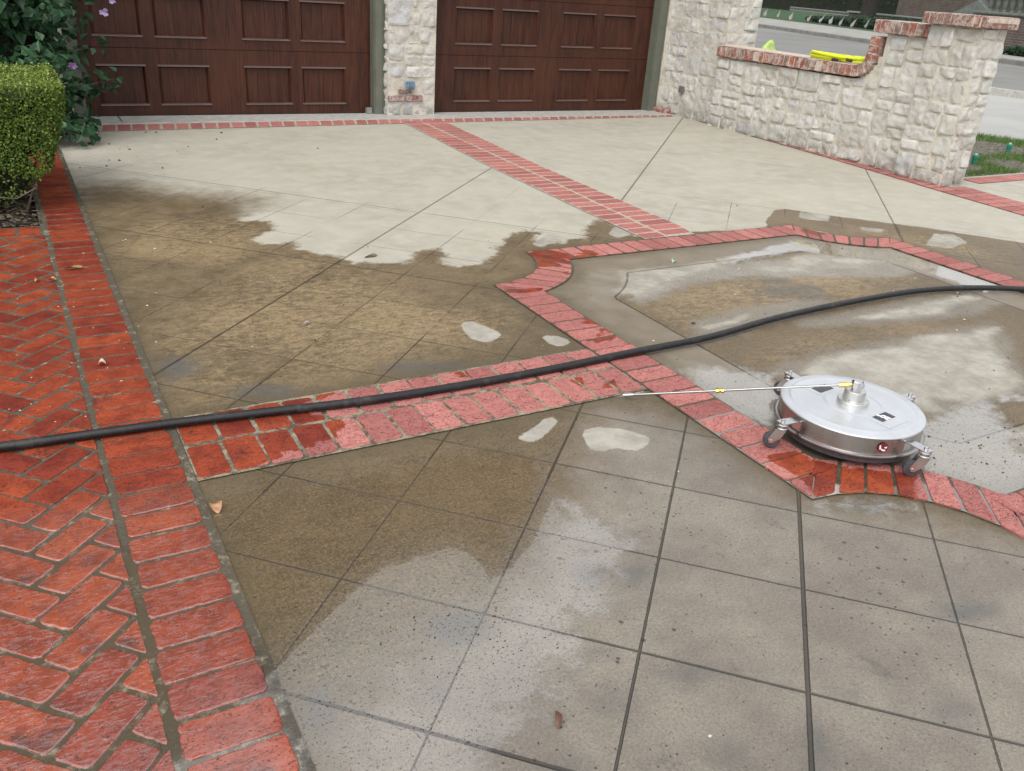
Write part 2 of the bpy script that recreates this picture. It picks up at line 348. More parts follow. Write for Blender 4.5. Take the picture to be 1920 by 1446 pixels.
def door_mat():
    s = SH("stained_wood_door"); P = s.pos()
    gx = s.n("ShaderNodeSeparateXYZ"); s.L(P, gx.inputs[0])
    v = s.mapv(P, (14, 14, 0.9)); w = s.noise(2.0, 8, 0.7, v, 1.5)
    w2 = s.noise(6, 6, 0.7, s.mapv(P, (22, 22, 0.8)), 0.5)
    c = s.mix(s.ramp(w, 0.32, 0.68), (0.033, 0.0110, 0.0075), (0.088, 0.0300, 0.0160))
    c = s.mix(s.ramp(w2, 0.45, 0.68, 0, 0.75), c, (0.022, 0.009, 0.008))
    c = s.mix(s.ramp(s.noise(1.5, 4, 0.6), 0.4, 0.7, 0.0, 0.35), c, (0.105, 0.036, 0.02))
    return s.out(c, s.ramp(w, 0.3, 0.7, 0.34, 0.46), s.bump(w2, 0.0015), 0.32)
def leaf_mat(name, cols, rough=0.45, trans=0.25):
    s = SH(name); t = s.attr('tint'); cr = s.n("ShaderNodeValToRGB"); s.L(t, cr.inputs[0]); e = cr.color_ramp.elements
    e[0].position = 0; e[0].color = (*cols[0], 1); e[1].position = 1; e[1].color = (*cols[-1], 1)
    for i, c in enumerate(cols[1:-1]): x = e.new((i + 1) / (len(cols) - 1)); x.color = (*c, 1)
    s.out(cr.outputs[0], rough, None, 0.4)
    tr = s.n("ShaderNodeBsdfTranslucent"); s.L(cr.outputs[0], tr.inputs[0]); mx = s.n("ShaderNodeMixShader"); mx.inputs[0].default_value = trans
    s.L(s.b.outputs[0], mx.inputs[1]); s.L(tr.outputs[0], mx.inputs[2]); s.L(mx.outputs[0], s.t.nodes["Material Output"].inputs[0])
    return s.m
M = {}
M['conc'] = concrete_mat()
M['paver'] = brick_paver_mat("paver_brick")
M['joint'] = mortar_mat("sand_joint", 0.42); M['joint_pale'] = mortar_mat("pale_mortar", 0.62); M['joint_cream'] = mortar_mat("cream_mortar", 1.0, 0, (0.50, 0.45, 0.36)); M['joint_dark'] = mortar_mat("dark_joint", 0.15)
M['stone'] = stone_mat("rubble_limestone"); M['stone_warm'] = stone_mat("pale_limestone", 0.2)
M['point'] = stone_mortar_mat()
M['capb'] = wall_brick_mat()
M['capm'] = simple("cap_mortar", (0.56, 0.47, 0.40), 0.9, 0, 0.2, 30, 0.006)
M['door'] = door_mat()
sb_ = SH('highlight_bead'); M['bead'] = sb_.out((0.10, 0.06, 0.05), 0.3, None, 0.8, Coat_Weight=0.6, Coat_Roughness=0.12, Coat_IOR=1.7)  # glossy bead for the ledge highlights, partly painted in by its paler colour
M['jamb'] = simple("grey_green_trim", (0.135, 0.145, 0.115), 0.5, 0, 0.1, 8)
M['seal'] = simple("rubber_seal", (0.03, 0.03, 0.03), 0.6)
M['sill'] = simple("concrete_sill", (0.42, 0.41, 0.38), 0.7, 0, 0.15, 15, 0.003)
M['steel'] = simple("brushed_steel", (0.68, 0.70, 0.73), 0.42, 0.75, 0.05, 9)
M['steel_side'] = simple("stainless_side", (0.42, 0.40, 0.39), 0.3, 1.0, 0.05, 14)
M['bright'] = simple("polished_steel", (0.60, 0.60, 0.60), 0.24, 1.0, 0.03, 10)
M['pipe'] = simple('dull_steel_pipe', (0.36, 0.36, 0.36), 0.32, 1.0, 0.1, 30)
M['brass'] = simple("brass", (0.62, 0.42, 0.13), 0.28, 1.0, 0.1, 40)
M['rubber'] = simple("grey_rubber", (0.06, 0.058, 0.065), 0.55, 0, 0.2, 60)
sh_ = SH('black_hose'); hn = sh_.noise(9, 8, 0.75); M['hose'] = sh_.out(sh_.mix(sh_.ramp(hn, 0.52, 0.66, 0, 0.8), (0.010, 0.010, 0.012), (0.055, 0.052, 0.046)), sh_.ramp(hn, 0.35, 0.65, 0.24, 0.6), sh_.bump(sh_.noise(60, 4), 0.0008), 0.55)
M['black'] = simple("black_print", (0.035, 0.04, 0.05), 0.4); M['white'] = simple("white_print", (0.85, 0.85, 0.85), 0.4)
M['maroon'] = simple("maroon_print", (0.16, 0.02, 0.025), 0.4)
M['hedge'] = leaf_mat("boxwood_leaf", [(0.022, 0.045, 0.008), (0.095, 0.165, 0.020), (0.21, 0.30, 0.04), (0.40, 0.44, 0.15)], 0.5, 0.3)
M['bush'] = leaf_mat("hibiscus_leaf", [(0.012, 0.034, 0.014), (0.030, 0.088, 0.034), (0.062, 0.160, 0.066), (0.22, 0.38, 0.05)], 0.42, 0.22)
M['petal'] = leaf_mat("mauve_petal", [(0.32, 0.15, 0.42), (0.42, 0.2, 0.5), (0.5, 0.42, 0.7)], 0.6, 0.3)
M['twig'] = simple("twig_bark", (0.13, 0.10, 0.07), 0.8, 0, 0.3, 30)
M['soil'] = simple("dark_mulch", (0.018, 0.013, 0.010), 0.9, 0, 0.5, 25, 0.03)
M['grass'] = leaf_mat("grass_blade", [(0.05, 0.10, 0.02), (0.10, 0.20, 0.03), (0.17, 0.30, 0.06)], 0.6, 0.3)
M['core'] = simple("foliage_shade_core", (0.012, 0.016, 0.006), 0.95, 0, 0.3, 20)  # near-black solid fill: shade inside the foliage put into the colour

# ------------------------------------------------------------------ signed distance to traced outlines
def sdf(P, poly):
    poly = np.array(poly, float); x, y = P[:, 0], P[:, 1]; n = len(poly)
    d = np.full(len(P), 1e9); ins = np.zeros(len(P), bool)
    for i in range(n):
        a = poly[i]; b = poly[(i + 1) % n]; e = b - a; L2 = e @ e + 1e-12
        t = np.clip(((x - a[0]) * e[0] + (y - a[1]) * e[1]) / L2, 0, 1)
        d = np.minimum(d, np.hypot(x - a[0] - t * e[0], y - a[1] - t * e[1]))
        c = ((a[1] > y) != (b[1] > y))
        with np.errstate(divide='ignore', invalid='ignore'):
            xi = a[0] + (y - a[1]) * e[0] / (e[1] if abs(e[1]) > 1e-12 else 1e-12)
        ins ^= c & (x < xi)
    return np.where(ins, d, -d)
def field(P, polys, w=0.05, lim=2.0):
    v = np.full(len(P), -lim)
    for p in polys:
        ww = w
        if isinstance(p, tuple): ww, p = p
        v = np.maximum(v, np.clip(sdf(P, gp(p)) / ww, -lim, lim))
    return v
DAMP = [   # areas still damp
 (0.2, [(120,352),(230,342),(330,360),(425,366),(492,374),(470,396),(440,412),(505,416),(516,428),(470,448),(498,458),(548,454),(558,468),(600,478),(640,480),(662,494),(690,493),(730,494),(754,495),(772,480),(790,469),(826,467),(843,480),(820,486),(850,501),(898,494),(934,476),(930,462),(952,448),(962,440),(985,432),(1010,436),(1000,452),(1016,462),(1060,452),(1100,446),(1096,432),(1104,422),(1124,410),(1212,450),(1100,660),(930,720),(300,800),(100,600)]),
 [(280,800),(700,715),(1110,640),(1240,742),(1110,700),(860,815),(360,905)],
 [(340,905),(860,800),(1100,750),(1240,735),(1920,1020),(3200,1500),(3200,2300),(700,2300),(400,1500)],
 [(1090,655),(930,535),(990,510),(980,470),(1310,455),(1490,432),(1680,455),(1960,550),(3000,800),(3000,1300),(1960,1050),(1500,930),(1230,740)],
 (0.05, [(1262,436),(1300,447),(1370,446),(1440,430),(1436,414),(1452,394),(1474,392),(1560,405),(1660,418),(1740,428),(1830,442),(1960,462),(1960,560),(1700,462),(1500,428)]),
]
PALE = [
 [(862,604),(886,603),(912,612),(941,626),(930,636),(913,643),(885,636),(870,622)], [(1015,629),(1048,630),(1075,640),(1055,649),(1030,646)],
 [(1150,427),(1168,428),(1186,438),(1160,447),(1141,439)], [(1013,462),(1000,457),(1030,438),(1062,446),(1050,452)],
 [(967,820),(1000,804),(1020,786),(1036,781),(1046,789),(1034,803),(1024,812),(1010,829),(985,828)],
 [(1092,815),(1100,806),(1120,801),(1150,803),(1170,806),(1195,812),(1216,819),(1217,832),(1203,845),(1183,845),(1160,840),(1125,846),(1108,844),(1100,833)],
 (0.06, [(1156,545),(1169,533),(1169,521),(1160,510),(1230,503),(1298,496),(1378,486),(1346,502),(1310,510),(1275,522),(1245,532),(1220,546),(1200,557)]),
 (0.11, [(1425,506),(1460,496),(1490,480),(1530,476),(1596,483),(1640,492),(1600,500),(1540,502),(1500,507),(1458,514)]),
 (0.05, [(1600,597),(1680,580),(1750,565),(1812,553),(1842,560),(1801,567),(1770,583),(1755,590),(1690,596),(1640,599)]),
 (0.05, [(1497,700),(1540,672),(1590,662),(1640,656),(1690,650),(1720,634),(1760,626),(1812,628),(1830,620),(1880,612),(1858,628),(1862,650),(1880,668),(1890,690),(1918,716),(1915,726),(1870,740),(1800,750),(1745,748),(1758,764),(1738,774),(1680,740)]),
 (0.03, [(1500,398),(1556,405),(1552,415),(1518,412),(1496,408)]), (0.03, [(1612,426),(1662,430),(1650,436),(1615,432)]), (0.05, [(1752,438),(1790,440),(1815,455),(1780,466),(1735,460)]),
 (0.03, [(1318,613),(1370,600),(1402,588),(1412,590),(1380,606),(1325,618)]),
]
GREY = [
 (0.07, [(1090,520),(1120,508),(1165,500),(1180,545),(1150,560),(1145,580),(1120,572),(1110,555),(1095,540)]),
 (0.10, [(1180,560),(1300,500),(1400,490),(1700,480),(1760,500),(1700,520),(1500,520),(1400,520),(1300,530),(1230,560),(1200,570)]),
 (0.10, [(1290,640),(1300,605),(1400,575),(1520,560),(1560,565),(1500,590),(1440,610),(1360,640),(1320,650)]),
 (0.08, [(1480,600),(1560,590),(1700,560),(1880,545),(1900,560),(1830,590),(1700,605),(1500,615)]),
 (0.09, [(1420,700),(1470,680),(1560,655),(1740,625),(1860,605),(1900,640),(1910,690),(1950,720),(1950,760),(1760,800),(1740,780),(1600,720)]),
 (0.08, [(1260,670),(1320,680),(1420,690),(1480,760),(1450,800),(1400,790),(1320,740)]),
 (0.08, [(1715,790),(1780,770),(1860,755),(1950,800),(1950,960),(1750,910),(1700,870)]),
]
BROWN_R = [(0.05, [(1866,752),(1890,748),(1960,760),(1960,800),(1890,812),(1872,790)]), (0.05, [(1905,830),(1950,810),(1950,860),(1915,845)])]
TAN = [(0.25, [(330,740),(300,640),(420,540),(540,470),(700,500),(770,560),(900,590),(960,590),(930,640),(720,690),(520,740),(350,765)]),
       (0.15, [(1300,640),(1200,580),(1300,540),(1400,520),(1660,500),(1790,540),(1500,580),(1330,620)]), (0.12, [(1380,690),(1500,630),(1700,600),(1820,620),(1600,650),(1450,690)]),
       (0.15, [(250,420),(480,400),(520,450),(420,500),(230,480)]), (0.1, [(1560,420),(1800,450),(1900,500),(1700,455)])]
BEIGE = [(0.16, [(1120,760),(1290,790),(1500,935),(1960,1020),(3200,1500),(3200,2300),(800,2300),(560,1500),(660,1340),(860,1180),(1000,1080),(1080,900),(1090,850)])]
FILM = [(0.15, [(500,2300),(340,1500),(370,940),(600,900),(900,830),(1010,850),(1050,930),(1180,1010),(1080,1200),(900,1500),(1000,2300)]),
        (0.12, [(1260,690),(1330,690),(1440,700),(1470,760),(1440,800),(1340,760)]), (0.12, [(1700,800),(1760,780),(1860,750),(1950,740),(1950,980),(1750,910)]),
        (0.08, [(1290,500),(1500,450),(1700,470),(1900,540),(1840,545),(1700,500),(1500,470),(1320,500)]), (0.12, [(1540,940),(1640,930),(1700,950),(1600,960)])]
def ell(cx, cy, rx, ry, n=10): return [(cx + rx * math.cos(2 * PI * i / n), cy + ry * math.sin(2 * PI * i / n)) for i in range(n)]
SMUDGE = [(0.06, ell(1455, 527, 26, 5)), (0.06, ell(1470, 545, 32, 5)), (0.06, ell(1510, 540, 26, 5)), (0.07, ell(1520, 556, 24, 5)), (0.08, ell(1300, 467, 60, 6)), (0.07, ell(1500, 459, 60, 8)), (0.07, ell(1430, 470, 70, 5)), (0.07, ell(1780, 575, 30, 5)),
          (0.05, ell(1110, 1078, 26, 10)), (0.05, ell(1195, 1075, 28, 16)), (0.05, ell(1120, 1225, 20, 8)), (0.05, ell(1150, 1310, 22, 10)), (0.05, ell(1290, 1262, 40, 9)), (0.05, ell(1370, 1415, 22, 10)), (0.04, ell(1593, 1304, 12, 8)), (0.05, ell(1530, 1400, 16, 60)), (0.05, ell(1785, 1330, 40, 18)),
          (0.06, ell(590, 1330, 30, 40)), (0.04, ell(1060, 1440, 40, 10)), (0.05, ell(1620, 952, 40, 8)), (0.05, ell(860, 1175, 60, 26)), (0.06, ell(330, 690, 40, 20)), (0.06, ell(500, 735, 60, 14)), (0.06, ell(800, 690, 90, 10)), (0.05, ell(1820, 1150, 60, 20))]
# medallion geometry (concave corners)
MC = (3.29, 2.352); MH = 1.413; BITE = 0.42
def med_outline(off, nseg=10):
    """closed outline, off = inset from the brick's outer edge"""
    h = MH - off; r = BITE + off; c = MH; pts = []
    if r < 1e-6: return []
    a0 = math.asin(min(1, off / r))
    for k in range(4):
        cx, cy = [(-c, c), (c, c), (c, -c), (-c, -c)][k]
        base = [-PI / 2, PI, PI / 2, 0][k]
        # arc angles inside the square corner
        seq = [base + a0 + (PI / 2 - 2 * a0) * i / nseg for i in range(nseg + 1)] if True else []
        arc = [(cx + r * math.cos(t), cy + r * math.sin(t)) for t in seq]
        if k == 0: arc = arc[:]                 # from left side up to the top side
        if k == 1: arc = arc                    # from top side down to the right side
        pts += arc
    return [(MC[0] + x, MC[1] + y) for x, y in pts]

# ------------------------------------------------------------------ ground sheets
def sheet(name, x0, y0, x1, y1, z, mat, label=None, kind='structure'):
    mb = MB(); mb.add([(x0, y0, z), (x1, y0, z), (x1, y1, z), (x0, y1, z)], [(0, 1, 2, 3)])
    o = mb.build(name, mat, attr=None); o['kind'] = kind
    if label: o['label'] = label
    return o
sg = SH("soil_and_thatch"); M['ground'] = sg.out(sg.mix(sg.ramp(sg.noise(2, 8), 0.4, 0.6), (0.05, 0.09, 0.025), (0.09, 0.12, 0.04)), 0.95)
sheet('ground', -400, -400, 400, 400, -0.10, M['ground'], 'short lawn turf ground around the driveway')

def build_driveway():
    st = 0.028; xs = np.arange(0.284, 9.9, st); ys = np.arange(0.05, 8.32, st)
    X, Y = np.meshgrid(xs, ys); P = np.stack([X.ravel(), Y.ravel()], 1); n, mm = len(xs), len(ys)
    idx = np.arange(n * mm).reshape(mm, n)
    Q = np.stack([idx[:-1, :-1], idx[:-1, 1:], idx[1:, 1:], idx[1:, :-1]], -1).reshape(-1, 4)
    cen = P[Q].mean(1)
    # leave out cells beyond the stone wall that belong to the lawn bed
    keep = ~((cen[:, 0] > 7.06) & (cen[:, 1] > 4.55))
    Q = Q[keep]
    me = bpy.data.meshes.new("driveway"); me.from_pydata([(a, b, 0.0) for a, b in P], [], Q.tolist()); me.update()
    def put(nm, v):
        at = me.attributes.new(nm, 'FLOAT', 'POINT'); at.data.foreach_set("value", np.asarray(v, np.float32))
    damp = field(P, DAMP, 0.03); pale = field(P, PALE, 0.03); put('pale', np.minimum(pale, 1)); put('smudge', field(P, SMUDGE, 0.05)); put('dry', np.maximum(-damp, pale))
    put('soft', np.clip(0.65 * (field(P, PALE, 0.03) > -1) + field(P, [(0.2, [(60,250),(560,300),(560,395),(470,400),(300,385),(60,400)])], 0.2) * .6 + .5, 0, 1) + 0.35 * (sdf(P, med_outline(0.2)) > 0))
    gr = field(P, GREY, 0.05); br = field(P, BROWN_R, 0.05); put('grey', np.minimum(gr, -br))
    put('tan', field(P, TAN)); be = field(P, BEIGE); put('beige', be); put('film', np.minimum(field(P, FILM), -br * 0.5))
    s_ = 0.36; c = math.sqrt(0.5)
    LX = 4.08761688 + (P[:, 0] - P[:, 1]) * c / s_; LY = -7.13316852 + (P[:, 0] + P[:, 1]) * c / s_
    put('lx', LX); put('ly', LY)
    near = np.clip((2.9 - P[:, 1]) / 0.4, 0, 1); put('near', near)
    thin = np.where(P[:, 1] > 0, 0.85, 1.0)
    thin = np.where((LY > 6.3) & (P[:, 0] < 3.3), 0.25, thin); thin = np.where((P[:, 0] > 3.3) & (LY > 9.9), 0.10, thin)
    put('thin', thin * np.where(near > 0, 1, 0.75))
    mo = sdf(P, med_outline(0.0)); mi = sdf(P, med_outline(0.195)); ml = sdf(P, med_outline(0.465))
    put('med', mo); put('mline', ml); put('band', np.clip(np.minimum(mi, -ml) / 0.03, -1, 1))
    # distance to brick edging
    e = np.minimum(np.abs(mo), np.abs(mi)); e = np.minimum(e, np.abs(P[:, 0] - 0.284))
    yb = (P[:, 0] < 1.9); e = np.where(yb, np.minimum(e, np.minimum(np.abs(P[:, 1] - 2.142), np.abs(P[:, 1] - 2.545))), e)
    put('edge', e)
    o = link('driveway', me, M['conc']); tag(o, 'wide scored concrete driveway with damp brown stains and dry pale patches', kind='structure')
build_driveway()

# ------------------------------------------------------------------ brick paving
def clip(poly, nx, ny, d):
    """keep nx*x+ny*y <= d"""
    out = []
    for i in range(len(poly)):
        a = poly[i]; b = poly[(i + 1) % len(poly)]; da = nx * a[0] + ny * a[1] - d; db = nx * b[0] + ny * b[1] - d
        if da <= 0: out.append(a)
        if (da < 0 < db) or (db < 0 < da):
            t = da / (da - db); out.append((a[0] + (b[0] - a[0]) * t, a[1] + (b[1] - a[1]) * t))
    return out
def area(p): return 0.5 * sum(p[i][0] * p[(i + 1) % len(p)][1] - p[(i + 1) % len(p)][0] * p[i][1] for i in range(len(p)))
def inset(poly, d):
    n = len(poly); out = []
    for i in range(n):
        p0 = Vector(poly[i - 1]); p1 = Vector(poly[i]); p2 = Vector(poly[(i + 1) % n])
        a = (p1 - p0).normalized(); b = (p2 - p1).normalized()
        na = Vector((-a.y, a.x)); nb = Vector((-b.y, b.x)); m_ = na + nb
        if m_.length < 1e-4: m_ = na
        m_ = m_ / max(0.5, m_.dot(na)); out.append((p1.x + m_.x * d, p1.y + m_.y * d))
    return out
WETB = [  # outlines of wet patches on otherwise dry brick
 (0.03, [(-1800,150),(100,190),(140,300),(215,520),(325,780),(480,745),(620,720),(560,775),(700,800),(420,900),(375,905),(480,1160),(640,1500),(900,2300),(-1800,2300)]),
 (0.02, [(560,730),(600,728),(640,745),(600,755)]), (0.02, [(838,702),(885,698),(890,710),(850,712)]),
 (0.02, [(1010,468),(1060,473),(1050,487),(1080,496),(1060,500),(1000,504),(985,487),(990,475)]), (0.02, [(1090,477),(1070,470),(1140,474),(1100,487),(1060,488)]),
 (0.02, [(1040,515),(1068,508),(1064,520),(1046,516)]), (0.02, [(945,545),(1018,540),(1015,550),(960,555)]), (0.02, [(955,530),(970,532),(965,538),(950,536)]),
 (0.02, [(1090,600),(1110,598),(1125,612),(1100,612)]), (0.02, [(1095,622),(1140,618),(1150,628),(1120,635)]), (0.02, [(1095,640),(1150,632),(1172,645),(1110,655)]),
 (0.02, [(1060,715),(1090,708),(1100,722),(1080,726)]), (0.02, [(1110,725),(1150,718),(1158,730),(1120,732)]),
 (0.02, [(1498,430),(1545,434),(1540,445),(1505,438)]), (0.02, [(1225,728),(1250,726),(1248,735),(1228,736)]),
 (0.04, [(1500,860),(1560,875),(1720,895),(1718,920),(1730,935),(1560,945),(1530,935),(1480,880)]), (0.02, [(1425,860),(1490,850),(1530,870),(1470,880)]),
]
FILMB = [(0.25, [(-1800,1150),(-300,1020),(210,930),(380,900),(460,1100),(600,1500),(900,2300),(-1800,2300)])]
def bricks(name, polys, label, gap=0.010, z0=0.0, z1=0.0078, dry0=None, detail=True, bed=None, bedgap=0.0):
    mb = MB(); 
    for poly in polys:
        if area(poly) < 0: poly = poly[::-1]
        if area(poly) < 0.0009: continue
        cx = sum(p[0] for p in poly) / len(poly); cy = sum(p[1] for p in poly) / len(poly)
        near = math.hypot(cx, cy) < 3.6; flush = min(1.0, max(0.0, (cy - 2.3) / 1.2)); ztop = z1 - 0.0022 * flush
        q = inset(poly, gap * 0.5 * random.uniform(0.75, 1.3)); rot = random.gauss(0, 0.008); dx, dy = random.gauss(0, 0.0012), random.gauss(0, 0.0012)
        q = [(cx + (x - cx) * math.cos(rot) - (y - cy) * math.sin(rot) + dx, cy + (x - cx) * math.sin(rot) + (y - cy) * math.cos(rot) + dy) for x, y in q]
        st = 0.011 if near else 0.03; ring = []
        for i in range(len(q)):
            a = Vector(q[i]); b = Vector(q[(i + 1) % len(q)]); L = (b - a).length; k = max(1, int(L / st)) if L > 0.004 else 1
            for j in range(k):
                t = j / k; p = a.lerp(b, t); 
                if j == 0:                                   # rounded corner
                    prev = Vector(q[i - 1]); p = a + ((prev - a).normalized() + (b - a).normalized()) * 0.0035 if L > 0.01 else a
                am = 0.0016 if near else 0.001
                e = mn.noise(Vector((p.x * 45, p.y * 45, 3.1))) * am * 1.5 + (random.random() < 0.035) * random.uniform(0, 0.004) + random.uniform(-1, 1) * am * 0.45
                d = Vector((cx, cy)) - p; ring.append(p + d.normalized() * e)
        n = len(ring); vs = []; q_ = 1 - .75 * flush; tz = random.gauss(0, 0.0010) * q_; tx = random.gauss(0, 0.005) * q_; ty = random.gauss(0, 0.005) * q_
        def hh(p): return ztop + tz + tx * (p.x - cx) + ty * (p.y - cy)
        for lev in range(4):
            for p in ring:
                d = (Vector((cx, cy)) - p); L = d.length; d = d / max(L, 1e-6)
                if lev == 0: vs.append((p.x, p.y, z0 - 0.02))
                elif lev == 1: vs.append((p.x, p.y, hh(p) - 0.0024))
                elif lev == 2: u = p + d * min(0.0012, L * .3); vs.append((u.x, u.y, hh(p) - 0.0007))
                else: u = p + d * min(0.0036, L * .6); vs.append((u.x, u.y, hh(p)))
        fs = []
        for lev in range(3):
            for j in range(n): fs.append((lev * n + j, lev * n + (j + 1) % n, (lev + 1) * n + (j + 1) % n, (lev + 1) * n + j))
        fs.append(tuple(range(3 * n, 4 * n)))
        mb.add(vs, fs, random.random())
    P = np.array([v[:2] for v in mb.v]); 
    o = mb.build(name, M['paver'])
    me = o.data
    wet = field(P, WETB, 0.03, 1.2); film = field(P, FILMB, 0.3, 1.0)
    if dry0 is not None: wet = np.maximum(wet * 0 - dry0, -2)
    at = me.attributes.new('dry', 'FLOAT', 'POINT'); at.data.foreach_set("value", (-wet).astype(np.float32))
    at = me.attributes.new('film', 'FLOAT', 'POINT'); at.data.foreach_set("value", film.astype(np.float32))
    tag(o, label, kind='structure')
    return o
def bedsheet(name, polys, z=0.0042, label='weathered mortar bed between paving bricks', mat='joint'):
    """mortar bed: grid-free fan sheets joined, with the film field on it"""
    bm = bmesh.new()
    for p in polys:
        if area(p) < 0: p = p[::-1]
        bm.faces.new([bm.verts.new((x, y, z)) for x, y in p])
    for _ in range(5):
        es = [e for e in bm.edges if e.calc_length() > 0.12]
        if not es: break
        bmesh.ops.subdivide_edges(bm, edges=es, cuts=1, use_grid_fill=True)
    bmesh.ops.triangulate(bm, faces=bm.faces[:])
    me = bpy.data.meshes.new(name); bm.to_mesh(me); bm.free()
    P = np.array([v.co[:2] for v in me.vertices]); at = me.attributes.new('film', 'FLOAT', 'POINT')
    at.data.foreach_set("value", field(P, [(0.25, [(-1800,1250),(-400,1080),(60,1010),(300,1000),(440,1150),(520,1160),(640,1500),(900,2300),(-1800,2300)]), (0.1, [(1280,760),(1420,770),(1540,880),(1960,930),(1960,1030),(1520,960),(1300,820)])], 0.2, 1.0).astype(np.float32))
    o = link(name, me, M[mat]); tag(o, label, kind='structure'); return o
def soldier(a0, a1, b0, b1, pitch, jit=0.0):
    """courses across the strip between line a0-a1 and line b0-b1"""
    L = (Vector(a1) - Vector(a0)).length; n = max(1, round(L / pitch)); out = []
    for i in range(n):
        t0, t1 = i / n, (i + 1) / n
        f = lambda p, q, t: (p[0] + (q[0] - p[0]) * t, p[1] + (q[1] - p[1]) * t)
        out.append([f(a0, a1, t0), f(a0, a1, t1), f(b0, b1, t1), f(b0, b1, t0)])
    return out
# left border, soldier course
bl = soldier((0.088, -0.5), (0.088, 6.9), (0.281, -0.5), (0.281, 6.9), 0.105)
bricks('brick_border', bl, 'red soldier course brick border running past the hedge', gap=0.0115)
bedsheet('mortar_bed', [[(0.062, -0.5), (0.30, -0.5), (0.30, 6.9), (0.062, 6.9)]], 0.0043, 'mortar bed under the long red brick border')
# short course in front of the planting bed
bc = soldier((-2.6, 4.725), (0.062, 4.725), (-2.6, 4.895), (0.062, 4.895), 0.107)
# herringbone
hb = []
W_ = 0.0920; c45 = math.sqrt(0.5)
ox, oy = -0.0575, 0.078
for i in range(-50, 68):
    for j in range(-50, 68):
        k = (i - j) % 4
        if k == 0: cell = [(i, j), (i + 2, j), (i + 2, j + 1), (i, j + 1)]
        elif k == 3: cell = [(i, j), (i + 1, j), (i + 1, j + 2), (i, j + 2)]
        else: continue
        p = [(ox + (a - b) * c45 * W_, oy + (a + b) * c45 * W_) for a, b in cell]
        cy = sum(q[1] for q in p) / 4; cx = sum(q[0] for q in p) / 4
        if cx < -2.7 or cx > 0.3 or cy < -0.6 or cy > 4.9: continue
        p = clip(p, 1, 0, 0.080)
        if len(p) < 3: continue
        p = clip(p, 0, 1, 4.722); 
        if len(p) < 3: continue
        p = clip(p, 0, -1, 0.5)
        if len(p) < 3 or abs(area(p)) < 0.0012: continue
        hb.append(p)
bricks('herringbone_path', hb + bc, 'wet red herringbone brick path on the left of the driveway', gap=0.0115)
bedsheet('mortar_bed', [[(-2.8, -0.5), (0.0615, -0.5), (0.0615, 4.90), (-2.8, 4.90)]], 0.0043, 'dark sandy joints under the herringbone brick path')
# double cross band
cb = soldier((0.300, 2.350), (1.872, 2.350), (0.300, 2.535), (1.872, 2.535), 0.113) + soldier((0.300, 2.148), (1.872, 2.148), (0.300, 2.345), (1.872, 2.345), 0.104)
bricks('brick_cross_band', cb, 'double row of red bricks crossing under the black hose', gap=0.011)
bedsheet('mortar_bed', [[(0.3015, 2.143), (1.8745, 2.143), (1.8745, 2.541), (0.3015, 2.541)]], 0.0043, 'pale mortar between the bricks of the double cross band', 'joint_pale')
# medallion ring
def med_ring():
    out = []; w = 0.192; cx, cy = MC
    for k in range(4):
        an = k * PI / 2; R = lambda x, y: (cx + x * math.cos(an) - y * math.sin(an), cy + x * math.sin(an) + y * math.cos(an))
        h0 = MH - BITE; h1 = None; r1 = BITE + w; hi = math.sqrt(r1 * r1 - w * w); h1 = MH - hi
        # straight side (left): outer x=-MH from -h0..h0, inner x=-MH+w from -h1..h1
        n = 19
        for i in range(n):
            t0 = -1 + 2 * i / n; t1 = -1 + 2 * (i + 1) / n; f0 = t0 * (h0 if i else h0); 
            a = (-MH, h0 * t0); b = (-MH, h0 * t1); c_ = (-MH + w, (h0 * t1) if i < n - 1 else h1); d = (-MH + w, (h0 * t0) if i else -h1)
            out.append([R(*a), R(*b), R(*c_), R(*d)])
        # bite at the upper-left corner, centred on (-MH, MH)
        a0 = math.asin(w / r1)
        nb = 7
        for i in range(nb):
            t0 = -PI / 2 + (PI / 2) * i / nb; t1 = -PI / 2 + (PI / 2) * (i + 1) / nb
            u0 = -PI / 2 + a0 + (PI / 2 - 2 * a0) * i / nb; u1 = -PI / 2 + a0 + (PI / 2 - 2 * a0) * (i + 1) / nb
            P_ = lambda r_, t: R(-MH + r_ * math.cos(t), MH + r_ * math.sin(t))
            out.append([P_(BITE, t0), P_(BITE, t1), P_(r1, u1), P_(r1, u0)])
    return out
mr = med_ring()
bricks('brick_medallion_ring', mr, 'single ring of pinkish bricks around the notched concrete medallion')
bedsheet('mortar_bed', mr, 0.0045, 'dark joints between the bricks of the medallion ring', 'joint_dark')
# diagonal double band up to the garage pillar
zL = [g(1214, 452), g(1117, 407), g(918, 313), g(760, 232)]; zC = [g(1262, 449), g(1203, 422), g(1017, 333), g(806, 236)]; zR = [g(1306, 442), g(1273, 423), g(1017, 313), g(838, 230)]
db = []
def along(pl, Y):
    for a, b in zip(pl, pl[1:]):
        if a[1] <= Y <= b[1]: t = (Y - a[1]) / (b[1] - a[1]); return (a[0] + (b[0] - a[0]) * t, Y)
    return (pl[-1][0], Y) if Y > pl[-1][1] else (pl[0][0], Y)
Yt = 7.78; n = 38; y0 = 3.772
for i in range(n):
    a = y0 + (Yt - y0) * i / n; b = y0 + (Yt - y0) * (i + 1) / n
    db.append([along(zL, a), along(zC, a), along(zC, b), along(zL, b)]); a += 0.03; b += 0.03
    db.append([along(zC, a), along(zR, a), along(zR, b), along(zC, b)])
bricks('brick_centre_band', db, 'double row of pink bricks running from the medallion to the garage pillar', gap=0.016, dry0=1.6)
